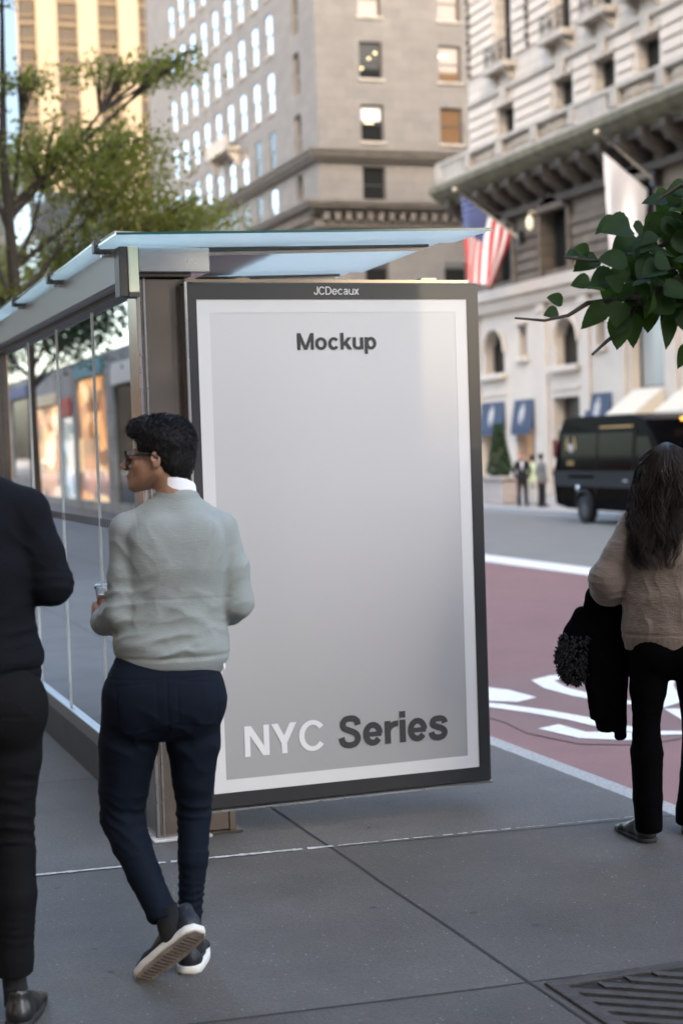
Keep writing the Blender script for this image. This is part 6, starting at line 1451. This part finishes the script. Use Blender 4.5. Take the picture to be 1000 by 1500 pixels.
# near tree by the kerb, its trunk out of view: one low bough of large leaves reaches into the picture
nt_ = empty('kerbside_tree', (2.86, 3.53, 0), 'kerbside tree whose low bough of large dark green leaves hangs in from the right', 'tree')
g = MB(); g.tube([(2.86, 3.53, 0), (2.87, 3.55, 1.2), (2.85, 3.5, 2.4), (2.9, 3.55, 3.4), (2.8, 3.5, 4.6)], [.15, .12, .11, .09, .05], 12); g.build('trunk', M['bark'], nt_, True)
def leaf(mb, p, d, nrm, L, rnd):
    """toothed ovate leaf folded along its midrib, from stalk point p towards d"""
    d = Vector(d).normalized(); nrm = Vector(nrm); nrm = (nrm-d*nrm.dot(d)).normalized(); s_ = d.cross(nrm); p = Vector(p); N_ = 16; mid = []; le = []; ri = []
    cup = rnd.uniform(-.1, .6); droop = rnd.uniform(.05, .30); wd = rnd.uniform(.34, .44)
    for k in range(N_+1):
        t = k/N_; w_ = wd*math.sin(math.pi*min(1, t**.62))**.8*(1+.07*(k % 2)); c = p+d*L*(t*.98)-nrm*(droop*L*t*t)*(.5)-Vector((0, 0, 1))*droop*L*t*t*.5
        mid.append(c); le.append(c+s_*L*w_+nrm*cup*w_*L-d*.03*L*(k % 2)); ri.append(c-s_*L*w_+nrm*cup*w_*L-d*.03*L*(k % 2))
    i = len(mb.v); mb.v += [tuple(q) for q in mid+le+ri]; n = N_+1
    for k in range(N_): mb.f.append((i+k, i+k+1, i+n+k+1, i+n+k)); mb.f.append((i+k+1, i+k, i+2*n+k, i+2*n+k+1))
rn = random.Random(12)
twigs = [[(2.87, 3.55, 2.2), (2.86, 4.0, 2.32), (2.80, 4.4, 2.20), (2.72, 4.5, 2.13), (2.60, 4.52, 2.08), (2.50, 4.5, 2.07), (2.41, 4.5, 2.06), (2.33, 4.48, 2.02), (2.25, 4.48, 2.005), (2.16, 4.5, 2.015)],
         [(2.86, 4.0, 2.32), (2.80, 4.35, 2.33), (2.68, 4.5, 2.24), (2.55, 4.52, 2.20), (2.43, 4.5, 2.19), (2.33, 4.5, 2.20)],
         [(2.80, 4.35, 2.33), (2.72, 4.45, 2.42), (2.66, 4.5, 2.38)], [(2.60, 4.52, 2.08), (2.53, 4.5, 1.98), (2.47, 4.5, 1.94), (2.42, 4.5, 1.90)],
         [(2.86, 4.0, 2.32), (2.88, 4.4, 2.2), (2.80, 4.5, 2.0), (2.76, 4.5, 1.92)]]
g = MB()
for i, t in enumerate(twigs):
    m_ = len(t); g.tube(t, [.016*(1-k/m_)**1.1+.0022 for k in range(m_)] if i == 0 else [.008*(1-k/m_)+.002 for k in range(m_)], 6)
g.build('bough', M['bark'], nt_, True)
g = MB()
spec = [(2.305, 2.035, -170, .065), (2.335, 2.065, 160, .075), (2.45, 2.045, -150, .135), (2.44, 2.09, 165, .11), (2.50, 2.06, -110, .11), (2.52, 2.02, -100, .13), (2.58, 2.03, -75, .145), (2.66, 2.03, -80, .15), (2.71, 2.04, -60, .13),
        (2.50, 2.10, 150, .10), (2.56, 2.14, 170, .12), (2.62, 2.13, 140, .12), (2.52, 2.19, 175, .13), (2.47, 2.20, -160, .12), (2.44, 2.21, 165, .10), (2.40, 2.21, -175, .08), (2.56, 2.29, 175, .15), (2.60, 2.27, -150, .14), (2.54, 2.31, -170, .11),
        (2.70, 2.38, 170, .11), (2.68, 2.34, -120, .13), (2.49, 2.15, -160, .12), (2.60, 2.20, -140, .13), (2.53, 2.02, -130, .10), (2.40, 2.125, -175, .08), (2.79, 1.95, -140, .12), (2.77, 1.93, -110, .10)]
for (x, z, a, L) in spec:
    L *= .76; a = R(a); y = 4.5+rn.uniform(-.06, .06); d = (math.cos(a), rn.uniform(-.35, .35), math.sin(a)); leaf(g, (x, y, z), d, (rn.uniform(-.4, .4), -rn.uniform(.35, 1), rn.uniform(.2, 1)), L, rn)
for _ in range(380):
    x = rn.uniform(2.55, 3.0); z = rn.uniform(2.04, 2.44); y = rn.uniform(4.35, 4.7)
    if z > 2.25 and x < 2.60+(z-2.25)*.9: continue
    a = rn.uniform(0, 6.28); leaf(g, (x, y, z), (math.cos(a), rn.uniform(-.5, .5), -abs(math.sin(a))*.7+.1), (rn.uniform(-.6, .6), -rn.uniform(0, 1), rn.uniform(.1, 1)), rn.uniform(.05, .10), rn)
mt = leafmat('broad glossy leaves', (.014, .034, .009), (.07, .14, .02)); mt.node_tree.nodes['Principled BSDF'].inputs['Roughness'].default_value = .5; mt.node_tree.nodes['Principled BSDF'].inputs['Specular IOR Level'].default_value = .15
mt.node_tree.nodes['Noise Texture'].inputs['Scale'].default_value = 14
g.build('leaves', mt, nt_, True)
